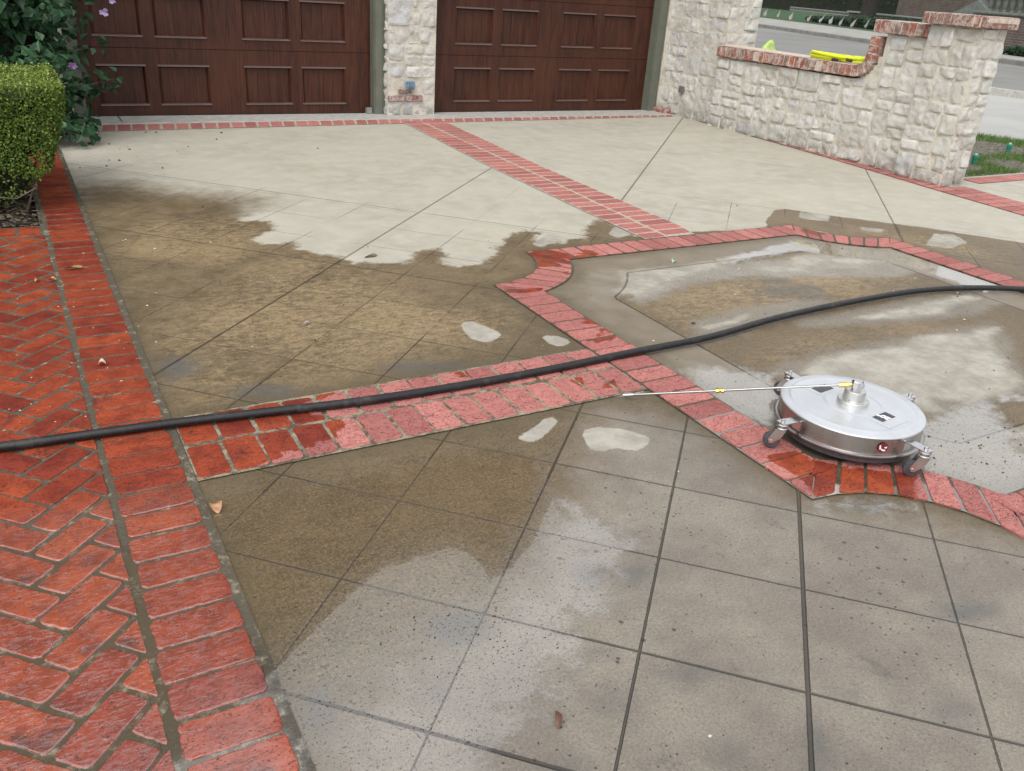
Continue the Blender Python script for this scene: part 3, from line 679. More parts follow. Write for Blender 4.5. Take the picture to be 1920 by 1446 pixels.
bedsheet('mortar_bed', [[along(zL, y0 + .4 * k), along(zR, y0 + .4 * k), along(zR, y0 + .4 * (k + 1)), along(zL, y0 + .4 * (k + 1))] for k in range(10)], 0.0043, 'pale mortar down the centre of the double brick band', 'joint_cream')
# course along the garage
ta, tb = g(190, 235.5), g(1262, 214); ba, bb = g(190, 247), g(1262, 219)
tb2 = soldier(ba, bb, ta, tb, 0.112)
bricks('brick_garage_course', tb2, 'single course of dull red bricks along the garage threshold', gap=0.016, dry0=0.9)
bedsheet('mortar_bed', [[ba, bb, tb, ta]], 0.0046, 'pale mortar in the brick course along the garage', 'joint_cream')
# course along the stone wall, then doubled past its end
wo = [(6.70, 7.55), (6.545, 5.5), (6.40, 4.30)]; wi = [(6.90, 7.6), (6.74, 5.5), (6.60, 4.30)]
wb = soldier(wo[0], wo[1], wi[0], wi[1], 0.105) + soldier(wo[1], wo[2], wi[1], wi[2], 0.105)
wp = [[wo[0], wo[1], wi[1], wi[0]], [wo[1], wo[2], wi[2], wi[1]]]
o0, o1 = (6.40, 4.30), (6.10, 1.2); m0, m1 = (6.595, 4.285), (6.30, 1.2); i0, i1 = (6.80, 4.27), (6.50, 1.2)
wb += soldier(o0, o1, m0, m1, 0.105) + soldier(m0, m1, i0, i1, 0.105)
wp += [[o0, o1, i1, i0]]
bricks('brick_wall_course', wb, 'line of red bricks at the foot of the stone wall', dry0=0.9)
bedsheet('mortar_bed', wp, 0.0047, 'pale mortar in the brick line below the stone wall')
bs_ = soldier((7.08, 4.32), (9.6, 4.32), (7.08, 4.50), (9.6, 4.50), 0.105)
bricks('brick_lawn_course', bs_, 'short brick edging in front of the small lawn bed', dry0=0.9)
bedsheet('mortar_bed', [[(7.08, 4.32), (9.6, 4.32), (9.6, 4.50), (7.08, 4.50)]], 0.0045, 'mortar in the edging of the small lawn bed')

# ------------------------------------------------------------------ stone masonry
def split(x0, y0, x1, y1, smin, smax, out, r):
    w, h = x1 - x0, y1 - y0; tw = r.uniform(smin, smax) * 1.25; th = r.uniform(smin, smax) * 0.95
    if w <= tw and h <= th or (w < smin * 1.5 and h < smin * 1.5): out.append((x0, y0, x1, y1)); return
    if (w / tw > h / th and w > smin * 1.3) or h < smin * 1.3:
        t = r.uniform(0.34, 0.66); split(x0, y0, x0 + w * t, y1, smin, smax, out, r); split(x0 + w * t, y0, x1, y1, smin, smax, out, r)
    else:
        t = r.uniform(0.34, 0.66); split(x0, y0, x1, y0 + h * t, smin, smax, out, r); split(x0, y0 + h * t, x1, y1, smin, smax, out, r)
def rubble(mb, O, U, V, N, w, h, smin=0.06, smax=0.2, seed=1, top=None, skip=None, depth=0.03, res=0.022, gap=0.012, edge_ok=True):
    r = random.Random(seed); cells = []
    # strips first so joints do not run through
    x = 0.0; cuts = [0.0]
    while x < w - 0.3: x += r.uniform(0.42, 0.75); cuts.append(min(x, w))
    if w - cuts[-1] < 0.2 and len(cuts) > 1: cuts[-1] = w
    else: cuts.append(w)
    for a, b in zip(cuts, cuts[1:]):
        off = r.uniform(0, 0.15); y = 0.0
        while y < h - 1e-6:
            y2 = min(h, y + r.uniform(0.3, 0.6) + off); off = 0
            if h - y2 < 0.12: y2 = h
            split(a, y, b, y2, smin, smax, cells, r); y = y2
    O, U, V, N = Vector(O), Vector(U), Vector(V), Vector(N)
    for (x0, y0, x1, y1) in cells:
        gp_ = gap * r.uniform(0.35, 1.5); x0 += gp_ / 2; y0 += gp_ / 2; x1 -= gp_ / 2; y1 -= gp_ / 2
        if skip and skip((x0 + x1) / 2, (y0 + y1) / 2): continue
        if top:
            tm = min(top(x0), top(x1), top((x0 + x1) / 2))
            if tm - y0 < 0.025: continue
            tops = lambda u: top(u) - 0.006
        else: tops = None
        jx, jy = [], []
        for k in range(4): jx.append(r.uniform(0, 1) ** 2 * min(0.022, (x1 - x0) * .16)); jy.append(r.uniform(0, 1) ** 2 * min(0.018, (y1 - y0) * .16))
        c = [(x0 + abs(jx[0]), y0 + abs(jy[0])), (x1 - abs(jx[1]), y0 + abs(jy[1])), (x1 - abs(jx[2]), y1 - abs(jy[2])), (x0 + abs(jx[3]), y1 - abs(jy[3]))]
        nu = max(3, int((x1 - x0) / res)) + 2; nv = max(3, int((y1 - y0) / res)) + 2
        d = depth * r.uniform(0.25, 0.85); sx, sy = r.uniform(-.16, .16) * d * 2, r.uniform(-.16, .16) * d * 2; ph = r.uniform(0, 50); tn = r.random()
        vs = []
        eu, ev = min(.2, 0.0045 / (x1 - x0)), min(.2, 0.0045 / (y1 - y0)); nu += 2; nv += 2
        gu = [0.0] + [eu + (1 - 2 * eu) * i / (nu - 2) for i in range(nu - 1)] + [1.0]; gv = [0.0] + [ev + (1 - 2 * ev) * i / (nv - 2) for i in range(nv - 1)] + [1.0]
        for j in range(nv + 1):
            for i in range(nu + 1):
                s_ = gu[i]; t_ = gv[j]
                a = s_ * 2 - 1; b = t_ * 2 - 1
                # squircle map rounds the corners
                k = 1 - 0.07 * (a * a) * (b * b); a2, b2 = a * k, b * k; ss, tt = (a2 + 1) / 2, (b2 + 1) / 2
                px = (c[0][0] * (1 - ss) + c[1][0] * ss) * (1 - tt) + (c[3][0] * (1 - ss) + c[2][0] * ss) * tt
                py = (c[0][1] * (1 - ss) + c[1][1] * ss) * (1 - tt) + (c[3][1] * (1 - ss) + c[2][1] * ss) * tt
                px += mn.noise(Vector((px * 22, py * 22, ph))) * 0.006; py += mn.noise(Vector((px * 22, py * 22, ph + 9))) * 0.006
                e = max(abs(a), abs(b)); ed = min((1 - abs(a)) * (x1 - x0), (1 - abs(b)) * (y1 - y0)) / 2
                prof = min(1.0, 0.45 + ed / 0.018) ** 0.8
                z = d * prof + sx * a + sy * b + (mn.fractal(Vector((px * 13, py * 13, ph)), 0.9, 2.1, 4) * 0.015 + abs(mn.noise(Vector((px * 8, py * 8, ph + 3)))) * -0.012) * prof
                if ed < 1e-6: z = -0.012
                if tops: py = min(py, tops(px))
                vs.append(O + U * px + V * py + N * z)
        fs = []
        for j in range(nv):
            for i in range(nu):
                q = j * (nu + 1) + i; fs.append((q, q + 1, q + nu + 2, q + nu + 1))
        mb.add(vs, fs, tn)
def solid(name, boxes, mat, parent):
    mb = MB()
    for b in boxes: mb.box(*b)
    return mb.build(name, mat, parent)

# garage building -------------------------------------------------------------
YD = 8.30
house = empty('garage_house', (3.3, 8.4, 0)); house.location = (0, 0, 0)
tag(house, 'white stone garage house with two dark wood doors behind the driveway', 'house')
# masonry cores (mortar) and stones
mb = MB()
mb.box(3.265, 8.135, -0.1, 3.765, 8.6, 2.75)                      # pier between doors
mb.box(6.645, 8.20, -0.1, 6.70, 8.6, 2.75)
mb.box(-1.2, 8.14, -0.1, 0.50, 8.6, 2.75)                         # left of the left door
mb.box(-1.2, 8.141, 2.751, 7.3, 8.6, 3.3)                         # above the doors
mb.box(6.701, 7.27, -0.1, 7.12, 8.6, 3.3)                          # corner pier
mb.build('wall', M['point'], house)
st = MB()
def pier_skip(u, v): return (v < 0.34 and 0.0 <= u < 0.40 and v > 0.125)
rubble(st, (3.265, 8.135, 0.0), (1, 0, 0), (0, 0, 1), (0, -1, 0), 0.50, 2.75, 0.13, 0.30, 11, skip=pier_skip, depth=0.018, gap=0.004)
rubble(st, (-1.2, 8.14, 0), (1, 0, 0), (0, 0, 1), (0, -1, 0), 1.70, 2.75, 0.1, 0.26, 12, res=0.05)
rubble(st, (-1.2, 8.141, 2.75), (1, 0, 0), (0, 0, 1), (0, -1, 0), 8.3, 0.55, 0.12, 0.26, 13, res=0.06)
rubble(st, (3.265, 8.6, 0), (0, -1, 0), (0, 0, 1), (-1, 0, 0), 0.46, 2.75, 0.1, 0.24, 14, res=0.04)
rubble(st, (6.70, 8.35, 0.0), (0, -1, 0), (0, 0, 1), (-1, 0, 0), 1.08, 3.3, 0.14, 0.34, 15, depth=0.013, gap=0.002)
rubble(st, (6.70, 7.27, 0.0), (1, 0, 0), (0, 0, 1), (0, -1, 0), 0.42, 3.3, 0.12, 0.24, 16, depth=0.018, gap=0.005)
st.build('stone_facing', M['stone_warm'], house, True)
pb = MB()
for x0, x1, z0, z1 in ((3.268, 3.428, 0.135, 0.192), (3.452, 3.628, 0.135, 0.192), (3.375, 3.515, 0.214, 0.252)):
    pb = MB(); pb.bevbox(x0, 8.112, z0, x1, 8.16, z1, 0.006, random.random()); pb.build('exposed_brick', M['capb'], house)
pb = MB(); pb.bevbox(6.60, 7.98, 0.0, 6.82, 8.19, 0.055, 0.008, 0.05); pb.build('exposed_brick', M['capb'], house)
# trims
def jamb(x0, x1, y0=8.20, y1=8.45):
    mb = MB(); mb.box(x0, y0, 0.0, x1, y1, 2.45); mb.box(x0 + 0.012, y0 - 0.012, 0.0, x1 - 0.03, y0 - 0.0005, 2.44); return mb.build('door_jamb', M['jamb'], house)
jamb(3.150, 3.262); jamb(6.505, 6.630); jamb(0.50, 0.60); jamb(3.768, 3.80, 8.22, 8.4)
mb = MB(); mb.box(0.601, 8.22, 2.14, 3.149, 8.45, 2.45); mb.box(3.801, 8.22, 2.14, 6.504, 8.45, 2.45); mb.build('door_header', M['jamb'], house)
mb = MB(); mb.bevbox(0.40, 7.90, -0.05, 6.68, 8.26, 0.008, 0.004); mb.build('threshold', M['sill'], house)
# upper storey and roof: stands above the frame, seen mirrored in the wet concrete
dk = simple("dark_shingle", (0.075, 0.065, 0.055), 0.9, 0, 0.3, 12, 0.01)
tr = simple("tan_brickwork", (0.16, 0.115, 0.08), 0.9, 0, 0.3, 10, 0.01)
prof = [(-9.0, 3.3), (-9.0, 7.4), (0.6, 7.4), (1.9, 6.3), (2.7, 5.62), (3.2, 5.32), (4.1, 5.26), (4.45, 5.5), (4.76, 6.0), (4.95, 5.98), (5.38, 5.6), (5.7, 4.8), (6.14, 3.95), (7.1, 3.3)]
mb = MB(); k = len(prof); vs = [(x, 8.30, z) for x, z in prof] + [(x, 13.0, z) for x, z in prof]
mb.add(vs, [tuple(range(k)), tuple(range(2 * k - 1, k - 1, -1))] + [(i, (i + 1) % k, (i + 1) % k + k, i + k) for i in range(k)])
mb.build('upper_storey', tr, house)
mb = MB(); mb.box(-9.0, 8.6, -0.1, 7.12, 13.0, 3.3); mb.build('garage_body', tr, house)
mb = MB()
for (xa, za), (xb, zb) in zip(prof[1:-1], prof[2:]):
    if xb <= xa + .02: continue
    mb.add([(xa, 8.05, za + .02), (xb, 8.05, zb + .02), (xb, 13.2, zb + .02), (xa, 13.2, za + .02), (xa, 8.05, za + .12), (xb, 8.05, zb + .12), (xb, 13.2, zb + .12), (xa, 13.2, za + .12)],
           [(0, 3, 2, 1), (4, 5, 6, 7), (0, 1, 5, 4), (2, 3, 7, 6), (0, 4, 7, 3), (1, 2, 6, 5)])
mb.build('roof', dk, house)
# vents on the corner pier
mb = MB(); mb.bevbox(6.655, 7.80, 0.26, 6.69, 7.86, 0.33, 0.006); mb.build('wall_vent', simple("grey_vent", (0.15, 0.15, 0.16), 0.5), house)

# doors -----------------------------------------------------------------------
def door(x0, x1, groups, zoff, label, zp):
    root = empty('garage_door', (x0, YD, 0)); tag(root, label, 'garage door', 'dark wood sectional garage doors')
    W = x1 - x0; secs = [(0.012, 0.556), (0.560, 1.10), (1.104, 1.64), (1.644, 2.14)]
    zr = [(0.092 + zoff, 0.422 + zoff), (0.648 + zoff, 0.99 + zoff), (1.195, 1.53), (1.74, 2.06)]
    for k, ((z0, z1), (p0, p1)) in enumerate(zip(secs, zr)):
        mb = MB(); xs = sorted(set([0.0, W] + [g_ - x0 for gr in groups for g_ in gr])); 
        # frame pieces around the recessed panels
        zs = [z0, p0, p1, z1]
        pan = [(a - x0, b - x0) for a, b in groups]
        mb.box(0, 0, zs[0], W, 0.045, zs[1]); mb.box(0, 0, zs[2], W, 0.045, zs[3])
        last = 0.0
        for a, b in pan + [(W, W)]:
            if a > last + 1e-4: mb.box(last, 0, zs[1], a, 0.045, zs[2])
            last = b
        sec = mb.build('door_section', M['door'], root)
        for a, b in pan:
            pm = MB()
            # moulding: sloped frame, then planks with grooves
            mo = 0.022
            A = [(a, p0), (b, p0), (b, p1), (a, p1)]; B = [(a + mo, p0 + mo), (b - mo, p0 + mo), (b - mo, p1 - mo), (a + mo, p1 - mo)]
            vs = [(x, -0.001, z) for x, z in A] + [(x + (0.006 if x < (a + b) / 2 else -0.006), -0.005, z + (0.006 if z < (p0 + p1) / 2 else -0.006)) for x, z in A] + [(x, 0.024, z) for x, z in B]
            fs = []
            for lv in (0, 4):
                for i in range(4): fs.append((lv + i, lv + (i + 1) % 4, lv + 4 + (i + 1) % 4, lv + 4 + i))
            pm.add(vs, fs)
            nP = 4; w = (b - a - 2 * mo) / nP
            for i in range(nP):
                xa = a + mo + i * w; pm.box(xa + 0.0012, 0.022, p0 + mo, xa + w - 0.0012, 0.04, p1 - mo)
            pm.box(a + mo, 0.0262, p0 + mo, b - mo, 0.042, p1 - mo)
            for zz in (p0 - 0.001, p1 - 0.008):
                pm.add([(a - 0.004, -0.0005, zz - 0.004), (b + 0.004, -0.0005, zz - 0.004), (b + 0.004, -0.0135, zz), (a - 0.004, -0.0135, zz), (a - 0.004, -0.0125, zz + 0.003), (b + 0.004, -0.0125, zz + 0.003), (b + 0.004, -0.0005, zz + 0.013), (a - 0.004, -0.0005, zz + 0.013)],
                       [(0, 1, 2, 3), (3, 2, 5, 4), (4, 5, 6, 7), (0, 3, 4, 7), (1, 6, 5, 2)], 0.0, 1)
            pm.build('door_panel', [M['door'], M['bead']], sec)
    mb = MB(); mb.box(0.0, 0.002, 0.004, W, 0.04, 0.0118); mb.build('bottom_seal', M['seal'], root)
    return root
door(0.60, 3.150, [(0.725, 1.11), (1.213, 1.635), (1.948, 2.372), (2.475, 2.895)], 0.0, 'dark wood garage door on the left, partly hidden by the flowering bush', 0)
door(3.800, 6.505, [(4.052, 4.472), (4.578, 5.002), (5.316, 5.732), (5.842, 6.262)], 0.016, 'dark wood garage door on the right, between the two stone piers', 0)
mb = MB(); mb.bevbox(-0.028, -0.02, 0.0, 0.028, 0.02, 0.055, 0.004); o = mb.build('door_stop', simple("zinc_bracket", (0.3, 0.3, 0.28), 0.5, 0.4)); o.location = (3.108, 8.235, 0.01)
tag(o, 'small grey metal block at the foot of the left door frame', 'bracket')
# blue hose-guide on the pillar
t = empty('faucet_cover', (3.48, 8.095, 0.262)); tag(t, 'small blue grey plastic coil fitting on the pillar above the red bricks', 'fitting')
mb = MB()
for k in range(5):
    x = -0.032 + 0.016 * k; mb.tube([(x + 0.003 * math.sin(a), -0.02 + 0.024 * math.cos(a), 0.03 + 0.036 * math.sin(a)) for a in np.linspace(0, 2 * PI, 14)], 0.005, 6)
mb.build('coil', simple("blue_grey_plastic", (0.16, 0.26, 0.36), 0.4), t, True)
mb = MB(); mb.bevbox(-0.045, 0.0, -0.012, 0.045, 0.016, 0.068, 0.004); mb.build('back_plate', simple("blue_plate", (0.28, 0.36, 0.42), 0.4), t)

# low stone wall with swept brick cap ------------------------------------------
wall = empty('stone_wall'); tag(wall, 'low white rubble stone wall with swept red brick cap right of the garage', 'wall')
XW = 6.63; YA, YB = 7.268, 4.80
def cap_path():
    P_ = [(7.262, 0.748), (5.52, 0.758)]
    for a in np.linspace(-PI / 2, 0.0, 10)[1:]: P_.append((5.52 - 0.20 * math.cos(a), 0.958 + 0.20 * math.sin(a)))
    # note: sweep goes up toward the pillar
    P_ += [(5.32 - 0.0, 1.03)]
    return P_
def top_low(u):           # u measured from YA downward in Y
    y = YA - u
    if y > 5.50: return 0.705
    if y > 5.235: 
        t = (5.50 - y) / 0.265; return 0.705 + 0.40 * (1 - math.sqrt(max(0, 1 - t * t)))
    return 1.095
mb = MB()
mb.box(XW, 5.50, -0.1, 6.87, YA, 0.70)
for k in range(8):
    ya = 5.50 - 0.033 * (k + 1); yb = 5.50 - 0.033 * k; mb.box(XW, ya, -0.1, 6.87, yb, top_low(YA - yb) - 0.004)
mb.box(XW, YB - 0.02, -0.1, 6.87, 5.235, 1.09)
mb.build('core', M['point'], wall)
st = MB(); rubble(st, (XW, YA, 0.0), (0, -1, 0), (0, 0, 1), (-1, 0, 0), YA - YB, 1.10, 0.115, 0.33, 31, top=top_low, depth=0.026, res=0.019, gap=0.003)
st.build('stone_facing', M['stone'], wall, True)
st = MB(); rubble(st, (6.87, YB, 0.0), (0, 1, 0), (0, 0, 1), (1, 0, 0), YA - YB, 0.70, 0.1, 0.22, 32, depth=0.03, res=0.05)
st.build('back_facing', M['stone'], wall, True)
def cap_bricks(mb, path, thick, x0, x1, pitch=0.068, flip=1):
    pts = [Vector(p) for p in path]; seg = [0]
    for a, b in zip(pts, pts[1:]): seg.append(seg[-1] + (b - a).length)
    def at(s_):
        s_ = max(0, min(seg[-1], s_))
        for i in range(len(pts) - 1):
            if s_ <= seg[i + 1] + 1e-9:
                t = (s_ - seg[i]) / (seg[i + 1] - seg[i]); return pts[i].lerp(pts[i + 1], t)
        return pts[-1]
    n = max(1, round(seg[-1] / pitch)); p = seg[-1] / n
    for k in range(n):
        c = at((k + .5) * p); a = at(k * p); b = at((k + 1) * p); T = (b - a).normalized(); Nn = Vector((T.y, -T.x)) * flip
        w = p / 2 - 0.005; hh = thick / 2 + random.uniform(-.003, .004); j = random.gauss(0, 0.05)
        Mx = Matrix(((0, 0, 1, 0), (T.x, Nn.x, 0, c.x), (T.y, Nn.y, 0, c.y), (0, 0, 0, 1)))
        Mx = Mx @ Matrix.Rotation(j * 0.5, 4, 'Z')
        dx = random.gauss(0, 0.004)
        mb.bevbox(-w, -hh, x0 + dx, w, hh, x1 + dx, 0.005, random.random(), 0, Mx)
cb_ = MB(); TH = 0.098
low = [(7.262, 0.755), (5.47, 0.765)]; arc = []
for a in np.linspace(0, PI / 2, 9)[1:]: arc.append((5.47 - 0.145 * math.sin(a), 0.765 + 0.145 * (1 - math.cos(a))))
path = low + arc + [(5.315, 1.06)]
cap_bricks(cb_, path, TH, 6.585, 6.905)
cap_bricks(cb_, [(5.365, 1.142), (4.802, 1.142)], TH, 6.585, 6.905)
cb_.build('brick_cap', M['capb'], wall)
cm = MB()
for a, b in zip(path, path[1:]):
    A, B = Vector(a), Vector(b); T = (B - A).normalized(); Nn = Vector((T.y, -T.x)); h = TH / 2 - 0.006
    q = [A + Nn * h, B + Nn * h, B - Nn * h, A - Nn * h]
    cm.add([(6.592, p.x, p.y) for p in q] + [(6.898, p.x, p.y) for p in q], [(0, 1, 2, 3), (7, 6, 5, 4), (0, 4, 5, 1), (1, 5, 6, 2), (2, 6, 7, 3), (3, 7, 4, 0)])
cm.box(6.592, 4.803, 1.142 - 0.044, 6.898, 5.36, 1.142 + 0.044)
# pinkish wash of mortar over the top of the cap
cm.box(6.60, 5.48, 0.8085, 6.89, 7.255, 0.8165); cm.box(6.60, 4.805, 1.186, 6.89, 5.36, 1.195)
cm.build('cap_mortar', M['capm'], wall)

pil = empty('stone_pillar'); tag(pil, 'square white stone pillar with red brick cap ending the low wall', 'pillar')
mb = MB(); mb.box(6.565, 4.335, -0.1, 6.86, 4.798, 1.20); mb.build('core', M['point'], pil)
st = MB(); rubble(st, (6.565, 4.798, 0), (0, -1, 0), (0, 0, 1), (-1, 0, 0), 0.463, 1.20, 0.13, 0.33, 44, depth=0.030, res=0.018, gap=0.003)
rubble(st, (6.565, 4.335, 0), (1, 0, 0), (0, 0, 1), (0, -1, 0), 0.295, 1.20, 0.12, 0.26, 43, depth=0.030, res=0.018, gap=0.003)
rubble(st, (6.86, 4.335, 0), (0, 1, 0), (0, 0, 1), (1, 0, 0), 0.463, 1.20, 0.1, 0.22, 45, depth=0.03, res=0.04)
st.build('stone_facing', M['stone'], pil, True)
cb_ = MB(); cap_bricks(cb_, [(4.85, 1.243), (4.275, 1.243)], 0.082, 6.50, 6.90, 0.066); cb_.build('brick_cap', M['capb'], pil)
cm = MB(); cm.box(6.508, 4.28, 1.205, 6.892, 4.845, 1.279); cm.box(6.515, 4.285, 1.2795, 6.885, 4.84, 1.287); cm.build('cap_mortar', M['capm'], pil)

# ------------------------------------------------------------------ black hose
def spline(pts, n=12):
    P_ = [Vector(p) for p in pts]; P_ = [P_[0] * 2 - P_[1]] + P_ + [P_[-1] * 2 - P_[-2]]; out = []
    for i in range(1, len(P_) - 2):
        for k in range(n):
            t = k / n; a, b, c, d = P_[i - 1:i + 3]
            out.append(0.5 * ((2 * b) + (c - a) * t + (2 * a - 5 * b + 4 * c - d) * t * t + (3 * b - a - 3 * c + d) * t ** 3))
    out.append(P_[-2]); return out
RH = 0.0142
hp = [g(*p, RH + 0.010) for p in [(-2600, 1120), (-1500, 985), (-700, 905), (-300, 872), (0, 838), (160, 816), (313, 795), (480, 775), (640, 757), (760, 740), (900, 717), (1040, 691), (1150, 668), (1215, 655), (1330, 632), (1450, 598), (1560, 573), (1680, 551), (1760, 542), (1840, 540), (1930, 543), (2100, 556), (2500, 610), (3200, 740)]]
mb = MB(); mb.tube(spline([(x, y, RH + 0.010) for x, y in hp]), RH, 20); o = mb.build('pressure_hose', M['hose'], None, True)
tag(o, 'thick black rubber hose lying across the brick band and the wet concrete', 'hose')

# ------------------------------------------------------------------ surface cleaner
CX, CY = 2.283, 1.598
sc = empty('surface_cleaner', (CX, CY, 0.010), math.radians(-2)); tag(sc, 'round stainless steel surface cleaner on four casters with a long lance', 'surface cleaner')
mb = MB(); mb.lathe([(0.200, 0.050), (0.236, 0.046), (0.240, 0.049), (0.240, 0.053), (0.236, 0.056), (0.2285, 0.056), (0.2265, 0.098), (0.2255, 0.1095)], 96); mb.build('housing', M['steel_side'], sc, True)
mb = MB(); mb.lathe([(0.2256, 0.1080), (0.2290, 0.1090), (0.2300, 0.1115), (0.2285, 0.1145), (0.2240, 0.1165), (0.2080, 0.1172), (0.2020, 0.1180), (0.1985, 0.1198), (0.1950, 0.1205), (0.188, 0.1190), (0.17, 0.1192), (0.10, 0.1200),
                     (0.092, 0.1202), (0.089, 0.1222), (0.085, 0.1226), (0.06, 0.1228), (0.0, 0.1230)], 128)
lid = mb.build('lid', M['steel'], sc, True)
mb = MB()
for an in (-82, 98):                                  # pressed pads on the lid
    mb = MB(); R_ = Matrix.Rotation(math.radians(an), 4, 'Z'); mb.bevbox(0.082, -0.052, 0.1185, 0.172, 0.052, 0.1222, 0.0018, 0, 0, R_)
    mb.build('pressed_pad', M['steel'], lid)
mb = MB(); mb.lathe([(0.17, 0.052), (0.0, 0.052)], 64); mb.lathe([(0.222, 0.05), (0.222, 0.022), (0.216, 0.022), (0.216, 0.05)], 96); mb.build('bristle_skirt', M['rubber'], sc)
def sticker(an, text):
    R_ = Matrix.Rotation(math.radians(an), 4, 'Z')
    mb = MB(); mb.box(0.098, -0.036, 0.1224, 0.136, 0.036, 0.1230, 0, 0, R_); p = mb.build('size_sticker', M['black'], lid)
    if text:
        cu = bpy.data.curves.new('size_lettering', 'FONT'); cu.body = text; cu.size = 0.030; cu.extrude = 0.0003; cu.align_x = 'CENTER'; cu.align_y = 'CENTER'; cu.offset = 0.0016
        tmp = bpy.data.objects.new('size_lettering', cu); COL.objects.link(tmp); bpy.context.view_layer.update()
        me = bpy.data.meshes.new_from_object(tmp.evaluated_get(bpy.context.evaluated_depsgraph_get())); bpy.data.objects.remove(tmp)
        o = bpy.data.objects.new('size_lettering', me); COL.objects.link(o); me.materials.clear(); me.materials.append(M['white']); o.parent = p
        o.matrix_local = R_ @ Matrix.Translation((0.117, 0.0, 0.1234)) @ Matrix.Rotation(math.radians(180), 4, 'Z')
sticker(-82, '20"'); sticker(98, '')
# round warning emblem on the side
em = Matrix.Rotation(math.radians(-112), 4, 'Z') @ Matrix.Translation((0.2292, 0, 0.082)) @ Matrix.Rotation(PI / 2, 4, 'Y') @ Matrix.Rotation(PI / 2, 4, 'Z')
def flat(name, poly, z, mat, par):
    mb = MB(); k = len(poly); vs = [em @ Vector((x, y, z)) for x, y in poly] + [em @ Vector((x, y, z - 0.0006)) for x, y in poly]
    mb.add(vs, [tuple(range(k)), tuple(range(2 * k - 1, k - 1, -1))] + [(i, i + k, (i + 1) % k + k, (i + 1) % k) for i in range(k)]); return mb.build(name, mat, par)
disc = flat('warning_emblem', [(0.0175 * math.cos(a), 0.0175 * math.sin(a)) for a in np.linspace(0, 2 * PI, 33)[:-1]], 0.0012, M['maroon'], sc)
flat('emblem_mark', [(-0.013, 0.006), (-0.009, 0.010), (-0.007, 0.002), (-0.004, -0.004), (-0.010, -0.006)], 0.0018, M['white'], disc)
flat('emblem_mark', [(-0.006, -0.006), (0.002, -0.004), (0.010, -0.007), (0.008, -0.012), (-0.002, -0.010)], 0.0018, M['white'], disc)
flat('emblem_mark', [(0.003, 0.001), (0.012, 0.005), (0.013, 0.000), (0.008, -0.003), (0.006, 0.0)], 0.0018, M['white'], disc)
flat('emblem_mark', [(0.002, -0.002), (0.007, 0.000), (0.008, -0.004), (0.003, -0.006)], 0.0024, M['black'], disc)
# casters
for k, (an, ws) in enumerate(((178, 128), (-88, 138), (88, 100), (0, 70))):
    R_ = Matrix.Rotation(math.radians(an), 4, 'Z')
    mb = MB(); mb.bevbox(0.222, -0.0165, 0.094, 0.305, 0.0165, 0.0985, 0.0012, 0, 0, R_); mb.box(0.224, -0.0160, 0.060, 0.2285, 0.0160, 0.0945, 0, 0, R_)
    br = mb.build('caster_bracket', M['bright'], sc)
    bp = R_ @ Vector((0.290, 0, 0)); S_ = Matrix.Translation(bp) @ Matrix.Rotation(math.radians(ws), 4, 'Z')
    mb = MB(); mb.lathe([(0.0, 0.107), (0.006, 0.107), (0.0065, 0.1055), (0.0065, 0.0985)], 6, bp); mb.build('bolt', M['bright'], br)
    mb = MB(); mb.lathe([(0.0, 0.0938), (0.017, 0.0938), (0.0185, 0.090), (0.0185, 0.086), (0.013, 0.083), (0.018, 0.081), (0.0195, 0.078), (0.016, 0.075), (0.0, 0.075)], 24, bp)
    for sy in (-1, 1):
        y = sy * 0.0135
        vs = [S_ @ Vector(p) for p in [(-0.016, y, 0.0755), (0.016, y, 0.0755), (0.034, y, 0.034), (0.028, y, 0.020), (0.018, y, 0.022), (-0.004, y, 0.045)]]
        vs += [v + (S_.to_3x3() @ Vector((0, sy * 0.0022, 0))) for v in vs]; fs = [(0, 1, 2, 3, 4, 5), (11, 10, 9, 8, 7, 6)] + [(i, i + 6, (i + 1) % 6 + 6, (i + 1) % 6) for i in range(6)]
        mb.add(vs, fs)
    fk = mb.build('caster_fork', M['bright'], sc)
    Wm = S_ @ Matrix.Translation((0.024, 0, 0.0275)) @ Matrix.Rotation(PI / 2, 4, 'X')
    mb = MB(); mb.lathe([(0.0, -0.0115), (0.020, -0.0115), (0.0255, -0.0095), (0.0273, -0.004), (0.0273, 0.004), (0.0255, 0.0095), (0.020, 0.0115), (0.0, 0.0115)], 28, (0, 0, 0), M=None)
    mb.v = [tuple(Wm @ Vector(v)) for v in mb.v]; mb.build('caster_wheel', M['rubber'], sc, True)
    mb = MB(); mb.lathe([(0.0, -0.0185), (0.0055, -0.0185), (0.0055, 0.0185), (0.0, 0.0185)], 12); mb.v = [tuple(Wm @ Vector(v)) for v in mb.v]; mb.build('axle', M['bright'], sc, True)
# hub
mb = MB(); mb.lathe([(0.050, 0.1228), (0.0500, 0.1345), (0.0488, 0.1360), (0.0355, 0.1362), (0.0345, 0.1372), (0.0340, 0.1660), (0.0325, 0.1690), (0.020, 0.1695), (0.0, 0.1695)], 64)
for a in range(6):
    an = a * PI / 3 + .3; mb.lathe([(0.0, 0.1405), (0.0035, 0.1405), (0.004, 0.1395), (0.004, 0.1362)], 8, (0.0425 * math.cos(an), 0.0425 * math.sin(an), 0))
hub = mb.build('hub', simple("satin_aluminium", (0.62, 0.62, 0.60), 0.38, 0.85, 0.05, 20), sc, True)
mb = MB(); mb.lathe([(0.014, 0.169), (0.014, 0.176), (0.0185, 0.178), (0.019, 0.198), (0.016, 0.203), (0.009, 0.204), (0.0, 0.204)], 8); mb.tube([(0, 0.0, 0.189), (0.004, -0.022, 0.189)], 0.008, 12); mb.build('swivel', M['bright'], sc, False)
